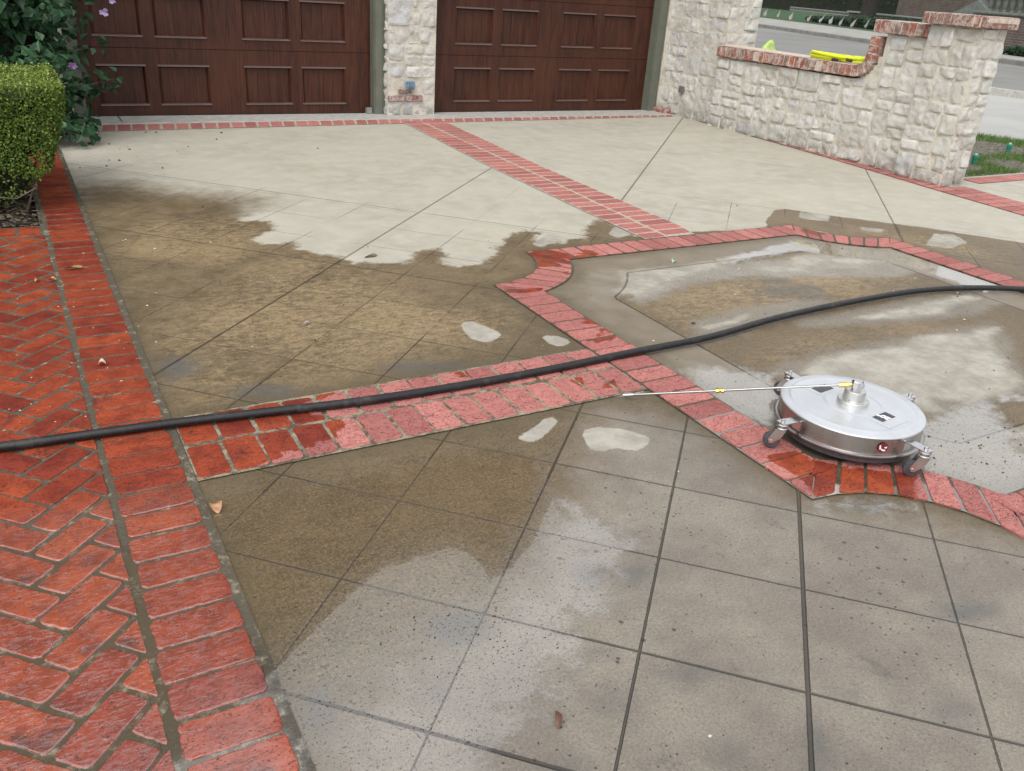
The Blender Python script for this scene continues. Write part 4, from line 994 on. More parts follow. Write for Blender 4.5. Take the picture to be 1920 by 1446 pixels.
sc_inv = (Matrix.Translation((CX, CY, 0.010)) @ Matrix.Rotation(math.radians(-2), 4, 'Z')).inverted()
hb_ = Vector((CX, CY, 0.199)); tip = Vector((*g(1172, 741, 0.018), 0.018)); dv = (tip - hb_).normalized()
def seg(a, b, r_, nm, mat, n=12):
    L = (tip - hb_).length; mb = MB(); mb.tube([sc_inv @ (hb_ + dv * a), sc_inv @ (hb_ + dv * b)], r_, n); return mb.build(nm, mat, sc, n > 8)
LL = (tip - hb_).length
seg(0.03, LL * 0.56, 0.0042, 'lance_pipe', M['pipe']); seg(LL * 0.585, LL, 0.0042, 'lance_pipe', M['pipe']); seg(LL - 0.03, LL + 0.006, 0.0068, 'lance_nipple', M['bright'])
seg(LL * 0.555, LL * 0.567, 0.0085, 'lance_fitting', M['brass'], 6); seg(LL * 0.567, LL * 0.576, 0.0065, 'lance_fitting', M['brass']); seg(LL * 0.576, LL * 0.59, 0.009, 'lance_fitting', M['brass'], 6)
seg(0.016, 0.028, 0.0055, 'lance_fitting', M['brass']); seg(0.028, 0.042, 0.0092, 'lance_fitting', M['brass'], 6); seg(0.044, 0.056, 0.0088, 'lance_fitting', M['brass'], 6)

# ------------------------------------------------------------------ yellow cord coil on the wall
yc = empty('cord_coil', (6.74, 5.80, 0.817)); tag(yc, 'coiled bright yellow hose lying flat on the brick cap of the low wall', 'hose coil')
mb = MB(); rr = random.Random(5)
pts = []
for k in range(9 * 26):
    a = 2 * PI * k / 26; lay = k // 26
    wx = 0.105 + 0.020 * math.sin(lay * 2.1); wy = 0.285 + 0.03 * math.cos(lay * 1.7)
    pts.append((wx * math.cos(a) + 0.008 * math.sin(lay), wy * math.sin(a) - 0.02 * math.cos(lay * 3), 0.010 + 0.0095 * (lay % 5) + 0.006 * math.sin(a * 2 + lay)))
mb.tube(pts, 0.0085, 8); mb.build('hose_loop', simple("fluorescent_yellow", (0.72, 0.80, 0.02), 0.45, 0, 0.08, 30), yc, True)
mb = MB(); mb.tube([(-0.10, -0.10, 0.014), (-0.125, -0.04, 0.014)], 0.012, 10); mb.build('coupling', M['seal'], yc, True); mb = MB(); mb.tube([(-0.09, -0.24, 0.02), (-0.11, -0.19, 0.03)], 0.012, 10); mb.build('coupling', M['seal'], yc, True)
mb = MB(); mb.tube([(-0.10, -0.135, 0.014), (-0.10, -0.10, 0.014)], 0.0095, 8); mb.build('coupling_tip', M['brass'], yc, True)

# ------------------------------------------------------------------ planting
def leaf(mb, p, nrm, size, tint, r, fold=0.25, lobed=False):
    nrm = nrm.normalized(); ref = Vector((r.uniform(-1, 1), r.uniform(-1, 1), r.uniform(-1, 1)))
    u = nrm.cross(ref).normalized(); v = nrm.cross(u)
    s_ = size; n = nrm
    if lobed:
        vs = [p, p + u * s_ * .30 + v * s_ * .42 + n * s_ * .10, p + u * s_ * .62 + v * s_ * .30 + n * s_ * .06, p + u * s_ * 1.12 - n * s_ * .12, p + u * s_ * .62 - v * s_ * .30 + n * s_ * .06, p + u * s_ * .30 - v * s_ * .42 + n * s_ * .10]
        mb.add(vs, [(0, 1, 2, 3), (0, 3, 4, 5)], tint)
    else:
        vs = [p, p + u * s_ * .5 + v * s_ * .32 + n * s_ * fold * .4, p + u * s_, p + u * s_ * .5 - v * s_ * .32 + n * s_ * fold * .4]
        mb.add(vs, [(0, 1, 2), (0, 2, 3)], tint)
# boxwood hedge
def hedge():
    r = random.Random(3); root = empty('boxwood_hedge', (-0.5, 6.0, 0)); root.location = (0, 0, 0)
    tag(root, 'clipped square bright green box hedge at the left edge', 'hedge')
    ZT = 0.655; YF, YBk = 5.12, 6.15
    def xr(z): return 0.118 + 0.165 * min(1, max(0, (z - 0.08) / 0.5))
    mb = MB()
    core = MB()
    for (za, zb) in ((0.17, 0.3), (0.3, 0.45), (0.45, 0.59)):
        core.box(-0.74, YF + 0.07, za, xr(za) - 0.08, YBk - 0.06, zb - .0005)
    core.build('shade_core', M['core'], root)
    def zmin(X): return 0.075 if X < -0.05 else 0.075 + (X + .05) * 0.75
    def put(p, n, shell):
        s_ = r.uniform(0.011, 0.020); n2 = (n + Vector((r.gauss(0, .7), r.gauss(0, .7), r.gauss(0, .7)))).normalized()
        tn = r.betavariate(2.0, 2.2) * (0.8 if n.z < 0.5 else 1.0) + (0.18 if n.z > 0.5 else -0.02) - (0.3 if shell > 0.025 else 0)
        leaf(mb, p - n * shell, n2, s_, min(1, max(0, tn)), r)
    def lump(x, y, z): return mn.noise(Vector((x * 7, y * 7, z * 7))) * 0.014 + mn.noise(Vector((x * 22, y * 22, z * 22))) * 0.008
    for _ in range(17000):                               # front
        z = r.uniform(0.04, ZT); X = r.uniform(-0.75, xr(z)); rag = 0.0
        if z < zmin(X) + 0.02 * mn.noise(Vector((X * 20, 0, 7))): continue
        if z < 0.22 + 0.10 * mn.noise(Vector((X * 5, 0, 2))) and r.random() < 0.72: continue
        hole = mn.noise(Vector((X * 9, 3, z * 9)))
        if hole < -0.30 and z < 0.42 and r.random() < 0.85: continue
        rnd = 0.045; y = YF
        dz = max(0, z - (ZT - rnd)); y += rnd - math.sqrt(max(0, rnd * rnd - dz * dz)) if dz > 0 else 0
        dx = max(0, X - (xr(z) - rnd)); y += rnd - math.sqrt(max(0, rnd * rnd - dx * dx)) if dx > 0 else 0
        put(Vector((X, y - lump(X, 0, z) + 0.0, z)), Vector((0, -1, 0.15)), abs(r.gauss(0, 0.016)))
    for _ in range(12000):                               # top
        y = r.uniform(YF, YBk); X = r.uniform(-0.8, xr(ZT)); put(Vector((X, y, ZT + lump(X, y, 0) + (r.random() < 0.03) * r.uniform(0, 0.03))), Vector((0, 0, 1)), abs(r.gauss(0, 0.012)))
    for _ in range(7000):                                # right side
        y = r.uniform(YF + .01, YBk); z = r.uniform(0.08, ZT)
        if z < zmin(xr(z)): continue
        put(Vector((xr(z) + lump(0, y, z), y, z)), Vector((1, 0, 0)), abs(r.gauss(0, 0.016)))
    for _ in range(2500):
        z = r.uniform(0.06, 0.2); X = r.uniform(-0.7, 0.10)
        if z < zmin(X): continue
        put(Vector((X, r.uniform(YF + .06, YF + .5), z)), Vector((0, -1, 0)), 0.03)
    mb.build('foliage', M['hedge'], root)
    tw = MB()
    for k in range(16):
        x = r.uniform(-0.6, 0.05); y = r.uniform(YF + .12, YF + .5); x2 = x + r.uniform(-.15, .12); y2 = y - r.uniform(0, .12)
        tw.tube([(x, y, 0.0), ((x + x2) / 2 + r.uniform(-.02, .02), y2, 0.12), (x2, y2, 0.26)], [0.007, 0.005, 0.003], 5); tw.build('stem', M['twig'], root); tw = MB()
    tw.tube([(-0.16, YF + .02, 0.16), (-0.10, YF - .01, 0.11), (-0.02, YF - .01, 0.10), (0.08, YF, 0.15)], 0.0035, 5)
    tw.build('twig', M['twig'], root)
hedge()
# planting bed
mb = MB(); nx, ny = 60, 80; vs = []; fs = []
for j in range(ny + 1):
    for i in range(nx + 1):
        x = -2.8 + 2.872 * i / nx; y = 4.905 + 3.2 * j / ny; vs.append((x, y, -0.012 + 0.014 * mn.fractal(Vector((x * 14, y * 14, 1)), 1, 2, 3)))
for j in range(ny):
    for i in range(nx): q = j * (nx + 1) + i; fs.append((q, q + 1, q + nx + 2, q + nx + 1))
mb.add(vs, fs); tag(mb.build('planting_bed', M['soil'], attr=None), 'dark wet mulch bed below the hedge', kind='structure')
# mulch chips
mb = MB(); r = random.Random(9)
for _ in range(420):
    x = r.uniform(-0.5, 0.07); y = r.uniform(4.91, 5.45); Mx = Matrix.Translation((x, y, 0.004)) @ Matrix.Rotation(r.uniform(0, 6.28), 4, 'Z') @ Matrix.Rotation(r.uniform(-.5, .5), 4, 'X')
    w, h = r.uniform(.006, .022), r.uniform(.003, .008); mb.box(-w, -h, -.002, w, h, .002, r.random(), 0, Mx)
o = mb.build('mulch_chips', leaf_mat("mulch_chip", [(0.015, 0.011, 0.008), (0.05, 0.035, 0.022), (0.2, 0.16, 0.11)], 0.8, 0.0)); tag(o, 'loose dark bark chips scattered in the planting bed', 'mulch', kind='stuff')
mb = MB(); mb.add([(0, 0, 0), (.03, .004, .004), (.034, .012, .006), (.004, .012, .001), ], [(0, 1, 2, 3)]); mb.add([(0, 0, -.001), (.03, .004, .003), (.034, .012, .005), (.004, .012, .0)], [(3, 2, 1, 0)])
o = mb.build('plastic_scrap', simple("lilac_plastic", (0.5, 0.5, 0.75), 0.4)); q = g(52, 371); o.location = (q[0], q[1], 0.012); o.rotation_euler = (0, 0, .3); tag(o, 'tiny pale lilac scrap on the mulch below the hedge', 'litter')

# flowering bush
def bush():
    r = random.Random(21); root = empty('flowering_bush'); tag(root, 'dark green hibiscus bush with mauve flowers in front of the left garage door', 'bush')
    st = MB(); lf = MB(); tips = []
    base = Vector((-0.30, 7.35, 0))
    # arching stems from the base
    def inside(p):   # silhouette bound as seen in plan: right limit falls off with height bands
        return True
    for k in range(64):
        a = r.uniform(0, 2 * PI); rad = r.uniform(0.15, 1.0); H = r.uniform(0.25, 2.1)
        if math.cos(a) > 0.2: rad *= 0.78 if H > 1.0 else 0.95
        e = base + Vector((math.cos(a) * rad * 1.02, math.sin(a) * rad * 0.62, H)); 
        m1 = base + Vector((math.cos(a) * rad * .35, math.sin(a) * rad * .25, H * .62)); b = base + Vector((r.uniform(-.18, .18), r.uniform(-.12, .12), 0))
        pts = spline([b, m1, e], 8); st.tube([p for p in pts], [0.010 * (1 - .8 * i / len(pts)) for i in range(len(pts))], 5)
        tips.append(e)
        for i, p in enumerate(pts[3:]):
            for _ in range(22):
                d = Vector((r.gauss(0, 1), r.gauss(0, 1), r.gauss(0, .7))); d = d.normalized() * r.uniform(0.01, 0.20)
                q = p + d; 
                if q.x > 0.82 or q.y < 6.72 or q.y > 8.02 or q.z < 0.02: continue
                tn = r.betavariate(2, 3) * .75
                if r.random() < 0.006: tn = 1.0
                leaf(lf, q, Vector((r.gauss(0, .5), -0.5 + r.gauss(0, .5), 0.55)), r.uniform(0.045, 0.095), tn, r, lobed=True)
    # low skirt and side sprays reaching over the driveway
    for (sx, sy, sz, ex, ey, ez, n) in ((0.1, 7.3, .2, .78, 7.55, .40, 46), (0.1, 7.3, .3, .72, 7.6, .30, 40), (0.1, 7.3, .1, .50, 7.05, .08, 60), (0, 7.2, .1, .42, 6.92, .10, 60), (0.1, 7.3, .5, .66, 7.5, .62, 40), (.2, 7.4, .8, .74, 7.6, 1.02, 40),
                                       (0.1, 7.3, .1, .56, 7.35, .12, 60), (0, 7.1, .5, .3, 6.9, .62, 80), (-.2, 7.1, .3, .1, 6.85, .35, 90), (-.3, 7.1, .7, -.1, 6.85, .85, 90), (.0, 7.2, .8, .45, 7.0, .9, 80), (0.1, 7.2, .2, .42, 7.05, .33, 80), (.1, 7.2, .9, .5, 7.2, 1.25, 60), (-.3, 7, 1.0, -.2, 6.8, 1.2, 80), (.1, 7.4, .7, .3, 7.25, 1.0, 110), (.1, 7.4, 1.0, .45, 7.3, 1.5, 110), (.2, 7.4, .4, .45, 7.25, .62, 90), (.1, 7.4, 1.3, .35, 7.2, 1.8, 90)):
        A, B = Vector((sx, sy, sz)), Vector((ex, ey, ez)); st.tube([A, (A + B) / 2 + Vector((0, 0, .04)), B], [0.005, .004, .002], 5)
        for _ in range(int(n * 1.5)):
            t = r.uniform(0.0, 1.02); q = A.lerp(B, t) + Vector((r.gauss(0, .05), r.gauss(0, .05), r.gauss(0, .045) + .04 * (1 - abs(2 * t - 1))))
            if q.z < 0.015: q.z = r.uniform(.015, .06)
            leaf(lf, q, Vector((r.gauss(0, .45), -0.5 + r.gauss(0, .4), 0.6)), r.uniform(0.04, 0.085), r.betavariate(2, 3) * .8, r, lobed=True)
    lf.build('foliage', M['bush'], root); st.build('stems', M['twig'], root, True)
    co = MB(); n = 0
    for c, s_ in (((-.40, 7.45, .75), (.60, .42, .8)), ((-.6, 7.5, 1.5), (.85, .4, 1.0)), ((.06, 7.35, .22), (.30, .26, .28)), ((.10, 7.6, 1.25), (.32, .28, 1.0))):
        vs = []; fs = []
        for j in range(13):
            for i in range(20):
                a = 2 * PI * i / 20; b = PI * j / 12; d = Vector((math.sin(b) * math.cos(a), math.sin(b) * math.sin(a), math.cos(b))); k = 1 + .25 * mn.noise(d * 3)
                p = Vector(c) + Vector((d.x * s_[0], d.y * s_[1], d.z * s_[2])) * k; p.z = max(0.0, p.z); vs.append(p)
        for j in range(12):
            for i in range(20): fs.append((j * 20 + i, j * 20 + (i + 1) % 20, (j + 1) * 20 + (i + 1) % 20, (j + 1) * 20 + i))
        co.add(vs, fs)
    co.build('shade_core', M['core'], root)
    for (px_, py_, Y, s_) in ((136, 123, 6.95, .026), (195, 23, 7.3, .03), (210, 2, 7.35, .022)):
        x, z = onY(px_, py_, Y); fm = MB()
        for k in range(6):
            a = 2 * PI * k / 6 + r.random(); c = Vector((x, Y, z)); t = Vector((math.cos(a), -0.35, math.sin(a) * .8)); side = Vector((-math.sin(a), 0, math.cos(a) * .8))
            tn = 0.2 if Y < 7 else 0.9
            fm.add([c, c + t * s_ * .6 + side * s_ * .45, c + t * s_ * 1.15 + side * s_ * .2, c + t * s_ * 1.15 - side * s_ * .2, c + t * s_ * .6 - side * s_ * .45], [(0, 1, 2, 3, 4)], tn + r.uniform(-.15, .15))
        fm.build('flower', M['petal'], root)
bush()

# small lawn bed beyond the pillar
def lawn_bed():
    out = [(7.10, 4.52), (8.9, 4.52), (9.85, 5.0), (10.1, 5.7), (9.75, 6.25), (8.9, 6.35), (7.1, 6.3)]
    P_ = [Vector(p) for p in out]; mb = MB(); n = 26; vs = []; fs = []
    for j in range(n + 1):
        for i in range(n * 2 + 1):
            x = 6.95 + 3.3 * i / (2 * n); y = 4.50 + 2.0 * j / n; vs.append((x, y, 0.0))
    arr = np.array([v[:2] for v in vs]); d = sdf(arr, out)
    vs = [(v[0], v[1], -0.03 + 0.05 * min(1, max(0, dd + .02) / 0.12) + (0.012 * mn.fractal(Vector((v[0] * 9, v[1] * 9, 0)), 1, 2, 3) if dd > 0 else 0)) for v, dd in zip(vs, d)]
    for j in range(n):
        for i in range(2 * n):
            q = j * (2 * n + 1) + i
            if max(d[q], d[q + 1], d[q + 2 * n + 1], d[q + 2 * n + 2]) > 0: fs.append((q, q + 1, q + 2 * n + 2, q + 2 * n + 1))
    mb.add(vs, fs)
    s = SH("bare_soil_bed"); c = s.mix(s.ramp(s.noise(25, 7, .75), .4, .62), (0.10, 0.085, 0.068), (0.26, 0.235, 0.195))
    o = mb.build('lawn_bed', s.out(c, 0.95, s.bump(s.noise(40, 6, .7), .03)), attr=None); tag(o, 'small bare soil bed beyond the stone pillar', kind='structure')
    r = random.Random(4); gm = MB()
    for _ in range(26000):
        x, y = r.uniform(7.1, 10.1), r.uniform(4.5, 6.35)
        if sdf(np.array([[x, y]]), out)[0] < 0.02: continue
        edge = (y > 5.75 + .12 * math.sin(x * 9)) or (x > 9.45 and y > 5.1); patch = mn.noise(Vector((x * 2.1, y * 2.1, 5))) > 0.28 and y < 5.4
        if not (edge or patch or r.random() < 0.05): continue
        h = r.uniform(.02, .055); a = r.uniform(0, 6.28); w = .0035; lx_, ly_ = r.gauss(0, .02), r.gauss(0, .02)
        gm.add([(x - w * math.cos(a), y - w * math.sin(a), .01), (x + w * math.cos(a), y + w * math.sin(a), .01), (x + lx_, y + ly_, .015 + h)], [(0, 1, 2)], r.random())
    o = gm.build('grass', M['grass']); tag(o, 'short green grass tufts round the soil bed', kind='stuff')
lawn_bed()
mg = simple("green_plastic", (0.02, 0.20, 0.13), 0.35)
def riser(pt, z, lab):
    q = g(*pt, z); t = empty('sprinkler_riser', (q[0], q[1], 0.0)); tag(t, lab, 'sprinkler', 'green sprinkler heads in the soil bed')
    mb = MB(); mb.lathe([(0.0, 0.0), (0.024, 0.0), (0.024, 0.075), (0.028, 0.077), (0.0295, 0.10), (0.026, 0.106), (0.0, 0.108)], 20); mb.build('body', mg, t, True)
    mb = MB(); mb.lathe([(0.0, 0.118), (0.012, 0.118), (0.012, 0.108)], 12); mb.build('nozzle', simple("white_nozzle", (0.6, 0.65, 0.6), .5), t, True)
riser((1888, 290), 0.0, 'green sprinkler head at the grassy rim of the soil bed'); riser((1824, 312), 0.0, 'green sprinkler head half hidden behind the stone pillar')

# ------------------------------------------------------------------ street and far side (turned 16.9 degrees from the garage)
AF = -math.radians(16.9); FD = (math.sin(-AF), math.cos(AF)); FN = (math.cos(AF), math.sin(AF))
def fs_(p): return p[0] * FN[0] + p[1] * FN[1]
def ft_(p): return p[0] * FD[0] + p[1] * FD[1]
def at_s(px_, s_, z=0.06):
    lo, hi = -30.0, 400.0
    for _ in range(50):
        m_ = (lo + hi) / 2; d = ray(px_, m_)
        if d[2] >= -1e-4 or fs_(g(px_, m_, z)) > s_: lo = m_
        else: hi = m_
    return g(px_, hi, z)
def turned(o): o.rotation_euler = (0, 0, AF); return o
sa = SH("grey_street"); c = sa.mix(sa.ramp(sa.noise(.35, 6, .6), .35, .65), (0.170, 0.168, 0.160), (0.215, 0.212, 0.20)); c = sa.mix(sa.ramp(sa.noise(40, 4), .4, .7, 0, .3), c, (.12, .115, .11)); M['street'] = sa.out(c, .8)
turned(sheet('street', 10.5, -80, 20.0, 200, -0.055, M['street'], 'grey street beyond the low wall'))
sa = SH("pale_apron"); c = sa.mix(sa.ramp(sa.noise(.6, 6, .6), .35, .65), (0.34, 0.338, 0.322), (0.40, 0.395, 0.375)); M['apron'] = sa.out(c, .8)
mb = MB(); mb.add([(7.3, -20, -.045), (7.3, 13.5, -.045), (15.2, 13.5, -.045), (5.5 + 20, -20, -.045)], [(3, 2, 1, 0)]); mb.add([(15.2, 13.5, -.045), (19.5, 11.0, -.045), (16.5, -20, -.045)], [(0, 1, 2)]) if False else None
tag(mb.build('street_apron', M['apron'], attr=None), 'pale concrete apron between the pillar and the street', kind='structure')
mb = MB(); mb.bevbox(20.0, -80, -0.2, 20.22, 200, 0.085, 0.02); tag(turned(mb.build('kerb', simple("kerb_concrete", (.20, .195, .18), .8, 0, .2, 2))), 'long grey kerb on the far side of the street', kind='structure')
turned(sheet('sidewalk', 20.22, -80, 26.0, 200, 0.06, simple("sidewalk_concrete", (.30, .29, .265), .85, 0, .15, 1.2), 'pale far sidewalk beyond the street'))
mb = MB()
for j in range(8):
    a0, a1 = -0.2 + .22 * j, -0.2 + .22 * (j + 1); cc = (17.2, 9.9)
    q4 = [(cc[0] + rr_ * math.cos(a_ + 2.2), cc[1] + rr_ * math.sin(a_ + 2.2)) for a_, rr_ in ((a0, 1.6), (a1, 1.6), (a1, 1.42), (a0, 1.42))]
    mb.add([(x, y, z) for z in (-.06, .07) for x, y in q4], [(4, 5, 6, 7), (0, 1, 5, 4), (3, 7, 6, 2), (0, 4, 7, 3), (1, 2, 6, 5)])
tag(mb.build('kerb', M['sill']), 'short curved kerb at the end of the apron', kind='structure')
lw = SH("clipped_turf"); c = lw.mix(lw.ramp(lw.noise(1.2, 8, .7), .35, .65), (0.024, 0.070, 0.024), (0.042, 0.105, 0.034)); M['turf'] = lw.out(c, .95, lw.bump(lw.noise(60, 4), .03))
turned(sheet('front_lawn', 26.0, -80, 90, 200, 0.065, M['turf'], 'dark green lawn across the street'))
lg = SH("near_verge"); c = lg.mix(lg.ramp(lg.noise(5, 8, .7), .35, .65), (0.06, 0.11, 0.025), (0.11, 0.17, 0.05)); M['verge'] = lg.out(c, .95)
mb = MB(); mb.add([(7.3, 13.5, -.04), (7.3, 60, -.04), (29.3, 60, -.04), (15.2, 13.5, -.04)], [(3, 2, 1, 0)]); tag(mb.build('verge', M['verge'], attr=None), 'grass verge between the house and the street', kind='structure')
# flags
fr_ = SH("faded_flag"); u = fr_.n("ShaderNodeSeparateXYZ"); fr_.L(fr_.pos(), u.inputs[0])
stp = fr_.math('GREATER_THAN', fr_.math('SINE', fr_.math('MULTIPLY', u.outputs[2], 110.0)), 0.35)
c = fr_.mix(fr_.math('MULTIPLY', stp, .4), (0.50, 0.49, 0.52), (0.46, 0.26, 0.28)); M['flag'] = fr_.out(c, .8)
FL = [(1436, 26.5), (1460, 27.2), (1484, 26.3), (1516, 26.8), (1537, 27.0), (1558, 26.6), (1575, 26.4), (1597, 26.4), (1623, 27.4), (1649, 26.3)]
nm_ = ['first small faded flag from the house corner on the far lawn', 'second small faded flag from the house corner', 'third small faded flag, left of the ground cover', 'fourth small drooping flag, in front of the low dark hedge', 'fifth small faded flag, leaning to one side',
       'sixth small faded flag, narrow and folded', 'seventh small faded flag, just left of the tree trunk', 'eighth small faded flag, at the foot of the tree trunk', 'ninth small faded flag, in front of the tree trunk', 'last small faded flag, nearest the stone pillar']
mst = simple("pale_stick", (.35, .3, .22), .7)
for k, ((fx, fs0), lab) in enumerate(zip(FL, nm_)):
    q = at_s(fx, fs0); t = empty('small_flag', (q[0], q[1], 0.065), random.uniform(-.3, .3) - .9); tag(t, lab, 'flag', 'small flags along the far lawn')
    lean = [0, .02, 0, .12, .2, .02, .1, .16, .12, .05][k]
    mb = MB(); mb.tube([(0, 0, 0), (lean, 0, .52)], 0.008, 6); mb.build('stick', mst, t)
    mb = MB(); W = random.uniform(.15, .20); H = .29; z0 = .14; vs = []; nn = 6
    for side in (0, 1):
        for j in range(nn + 1):
            for i in range(nn + 1):
                v_ = j / nn; x = lean * (z0 + H * v_) / .52 - W * (i / nn) * (.35 + .65 * math.sin(PI * min(1, .12 + v_ * .8))); z = z0 + H * v_ - .10 * (i / nn) ** 1.5; y = .03 * math.sin(i * 1.6 + k) + side * .004; vs.append((x, y, z))
    fs = []
    for side in (0, 1):
        for j in range(nn):
            for i in range(nn): q0 = side * (nn + 1) ** 2 + j * (nn + 1) + i; fs.append((q0, q0 + 1, q0 + nn + 2, q0 + nn + 1) if side else (q0, q0 + nn + 1, q0 + nn + 2, q0 + 1))
    mb.add(vs, fs); mb.build('cloth', M['flag'], t, True)
# lime stone by the verge
q = g(1438, 99); D = math.hypot(*q); mb = MB(); s_ = D / 1600 * 25; vs = []; fs = []
for j in range(9):
    for i in range(14):
        a = 2 * PI * i / 14; t = j / 8; rad = 1.45 * (1 - t) ** .6 * (1 + .18 * mn.noise(Vector((math.cos(a) * 2, math.sin(a) * 2, t * 3)))); vs.append((s_ * .48 * rad * math.cos(a) + s_ * .12 * t, s_ * .35 * rad * math.sin(a) - s_ * .1 * t, s_ * .95 * t))
for j in range(8):
    for i in range(14): fs.append((j * 14 + i, j * 14 + (i + 1) % 14, (j + 1) * 14 + (i + 1) % 14, (j + 1) * 14 + i))
mb.add(vs, fs); o = mb.build('marker_stone', simple("lime_painted_stone", (0.42, 0.56, 0.16), .8, 0, .3, 6, .02), None, True); o.location = (q[0], q[1], -0.04)
tag(o, 'upright lime green stone on the verge beyond the low wall', 'stone')
# tree
def crown(mb, c, R_, n, size, r, flat_=.8):
    for _ in range(n):
        d = Vector((r.gauss(0, 1), r.gauss(0, 1), r.gauss(0, 1))).normalized(); k = r.random() ** .4; p = Vector(c) + Vector((d.x * R_, d.y * R_, d.z * R_ * flat_)) * k * (1 + .25 * mn.noise(d * 2.5))
        leaf(mb, p, Vector((r.gauss(0, 1), r.gauss(0, 1), 1)), size * r.uniform(.6, 1.3), r.betavariate(2, 2.5), r)
def tree(x, y, rad, H, lab):
    t = empty('shade_tree', (x, y, 0)); tag(t, lab, 'tree'); mb = MB(); r = random.Random(int(x * 7))
    mb.tube([(0, 0, -.1), (0.02, 0, .3), (0, 0, 1.2), (.1, 0, 2.4), (.05, .1, H)], [rad * 1.5, rad * 1.1, rad, rad * .95, rad * .6], 16)
    for k in range(5):
        a = k * 1.26; mb.tube([(0, 0, H * .75), (math.cos(a) * 1.2, math.sin(a) * 1.2, H + .8), (math.cos(a) * 2.4, math.sin(a) * 2.4, H + 2)], [rad * .4, rad * .28, rad * .1], 8)
    s = SH("dark_bark"); mb.build('trunk', s.out(s.mix(s.ramp(s.noise(6, 6, .7, s.mapv(s.pos(), (4, 4, .6))), .4, .6), (.016, .013, .012), (.036, .03, .026)), .9), t, True)
    cm_ = MB()
    for k in range(7): crown(cm_, (r.uniform(-2, 2), r.uniform(-2, 2), H + r.uniform(1, 3)), 1.9, 900, .22, r)
    cm_.build('crown', leaf_mat("tree_leaf", [(.02, .05, .012), (.05, .10, .025), (.08, .16, .04)]), t)
q = at_s(1622, 30.0); tree(q[0], q[1], .40, 4.2, 'thick dark tree trunk on the far lawn behind the flags')
def mass(name, s0, s1, pa, pb, z1, n, size, mat, lab, cat, seed, z0=0.06):
    """leafy bed between two bearings, laid out along the far kerb direction"""
    ta_, tb_ = sorted((ft_(at_s(pa, s0)), ft_(at_s(pb, s0)))); r = random.Random(seed); root = empty(name); turned(root); tag(root, lab, cat); mb = MB()
    for _ in range(n):
        x = r.uniform(s0, s1); y = r.uniform(ta_, tb_); hz = z1 * (.78 + .3 * mn.noise(Vector((x * .9, y * .9, seed)))) * (.55 + .45 * min(1, (tb_ - y) / 6.0)); z = z0 + (hz - z0) * r.random() ** .45
        leaf(mb, Vector((x, y, z)), Vector((-.5 + r.gauss(0, .6), -.3 + r.gauss(0, .6), .8)), size * r.uniform(.6, 1.3), r.betavariate(2, 3), r)
    mb.build('foliage', mat, root); c_ = MB(); c_.box(s0 + .15, ta_ + .15, z0 - .02, s1 - .15, tb_ - .6, z0 + (z1 - z0) * .4); c_.build('shade_core', M['core'], root)
    return root
M['dkleaf'] = leaf_mat("dark_groundcover_leaf", [(.008, .024, .010), (.018, .05, .018), (.034, .085, .03)])
mass('ground_cover_hedge', 27.6, 29.4, 1508, 1700, .72, 9000, .13, M['dkleaf'], 'low dark green hedge around the foot of the tree', 'hedge', 5)
mass('shrub_row', 44, 46, 1380, 1680, 4.6, 12000, .22, M['dkleaf'], 'dark shrubs along the far end of the lawn', 'shrubs', 6)
mass('shrub_clump', 22.2, 23.3, 1868, 1990, .62, 4000, .11, M['dkleaf'], 'dark shrubs below the terrace wall beside the far sidewalk', 'shrubs', 8)
s = SH("far_brickwork"); xyz = s.n("ShaderNodeSeparateXYZ"); s.L(s.pos(), xyz.inputs[0]); cb2 = s.n("ShaderNodeCombineXYZ"); s.L(xyz.outputs[1], cb2.inputs[0]); s.L(xyz.outputs[2], cb2.inputs[1])
bt = s.n("ShaderNodeTexBrick"); s.L(cb2.outputs[0], bt.inputs["Vector"]); bt.inputs["Color1"].default_value = (.085, .058, .047, 1); bt.inputs["Color2"].default_value = (.125, .09, .075, 1); bt.inputs["Mortar"].default_value = (.17, .15, .135, 1)
bt.inputs["Scale"].default_value = 1.0; bt.inputs["Brick Width"].default_value = .26; bt.inputs["Row Height"].default_value = .085; bt.inputs["Mortar Size"].default_value = .012
M['farbrick'] = s.out(s.mix(s.ramp(s.noise(2, 6), .4, .7, 0, .5), bt.outputs[0], (.06, .048, .04)), .9)
t0 = ft_(at_s(1675, 40.0)); fh = turned(empty('brick_house')); tag(fh, 'brown brick house across the street behind the terrace wall', 'house')
mb = MB(); mb.box(40.0, -30, 0, 52, t0, 6.0); mb.build('wall', M['farbrick'], fh)
mb = MB(); mb.add([(39.2, -31, 6.002), (52.8, -31, 6.002), (52.8, t0 + .8, 6.002), (39.2, t0 + .8, 6.002), (46, -26, 9), (46, t0 - 4, 9)], [(0, 1, 4), (2, 3, 5), (1, 2, 5, 4), (3, 0, 4, 5), (3, 2, 1, 0)]); mb.build('roof', dk, fh)
M['bal'] = simple("grey_green_stone", (0.135, 0.15, 0.135), .8, 0, .15, 5)
t1 = ft_(at_s(1808, 24.0)); bw = turned(empty('terrace_wall')); tag(bw, 'brown brick terrace wall carrying a grey stone balustrade', 'terrace wall')
mb = MB(); mb.box(24.0, t1 - 16, 0, 24.6, t1 - 1.2, 1.20); mb.build('wall', M['farbrick'], bw)
mb = MB(); mb.bevbox(23.92, t1 - 16, 1.202, 24.68, t1, 1.30, .02); mb.build('coping', M['bal'], bw)
mb = MB(); mb.bevbox(24.05, t1 - 16, 1.86, 24.5, t1 - .2, 1.98, .02); mb.build('handrail', M['bal'], bw)
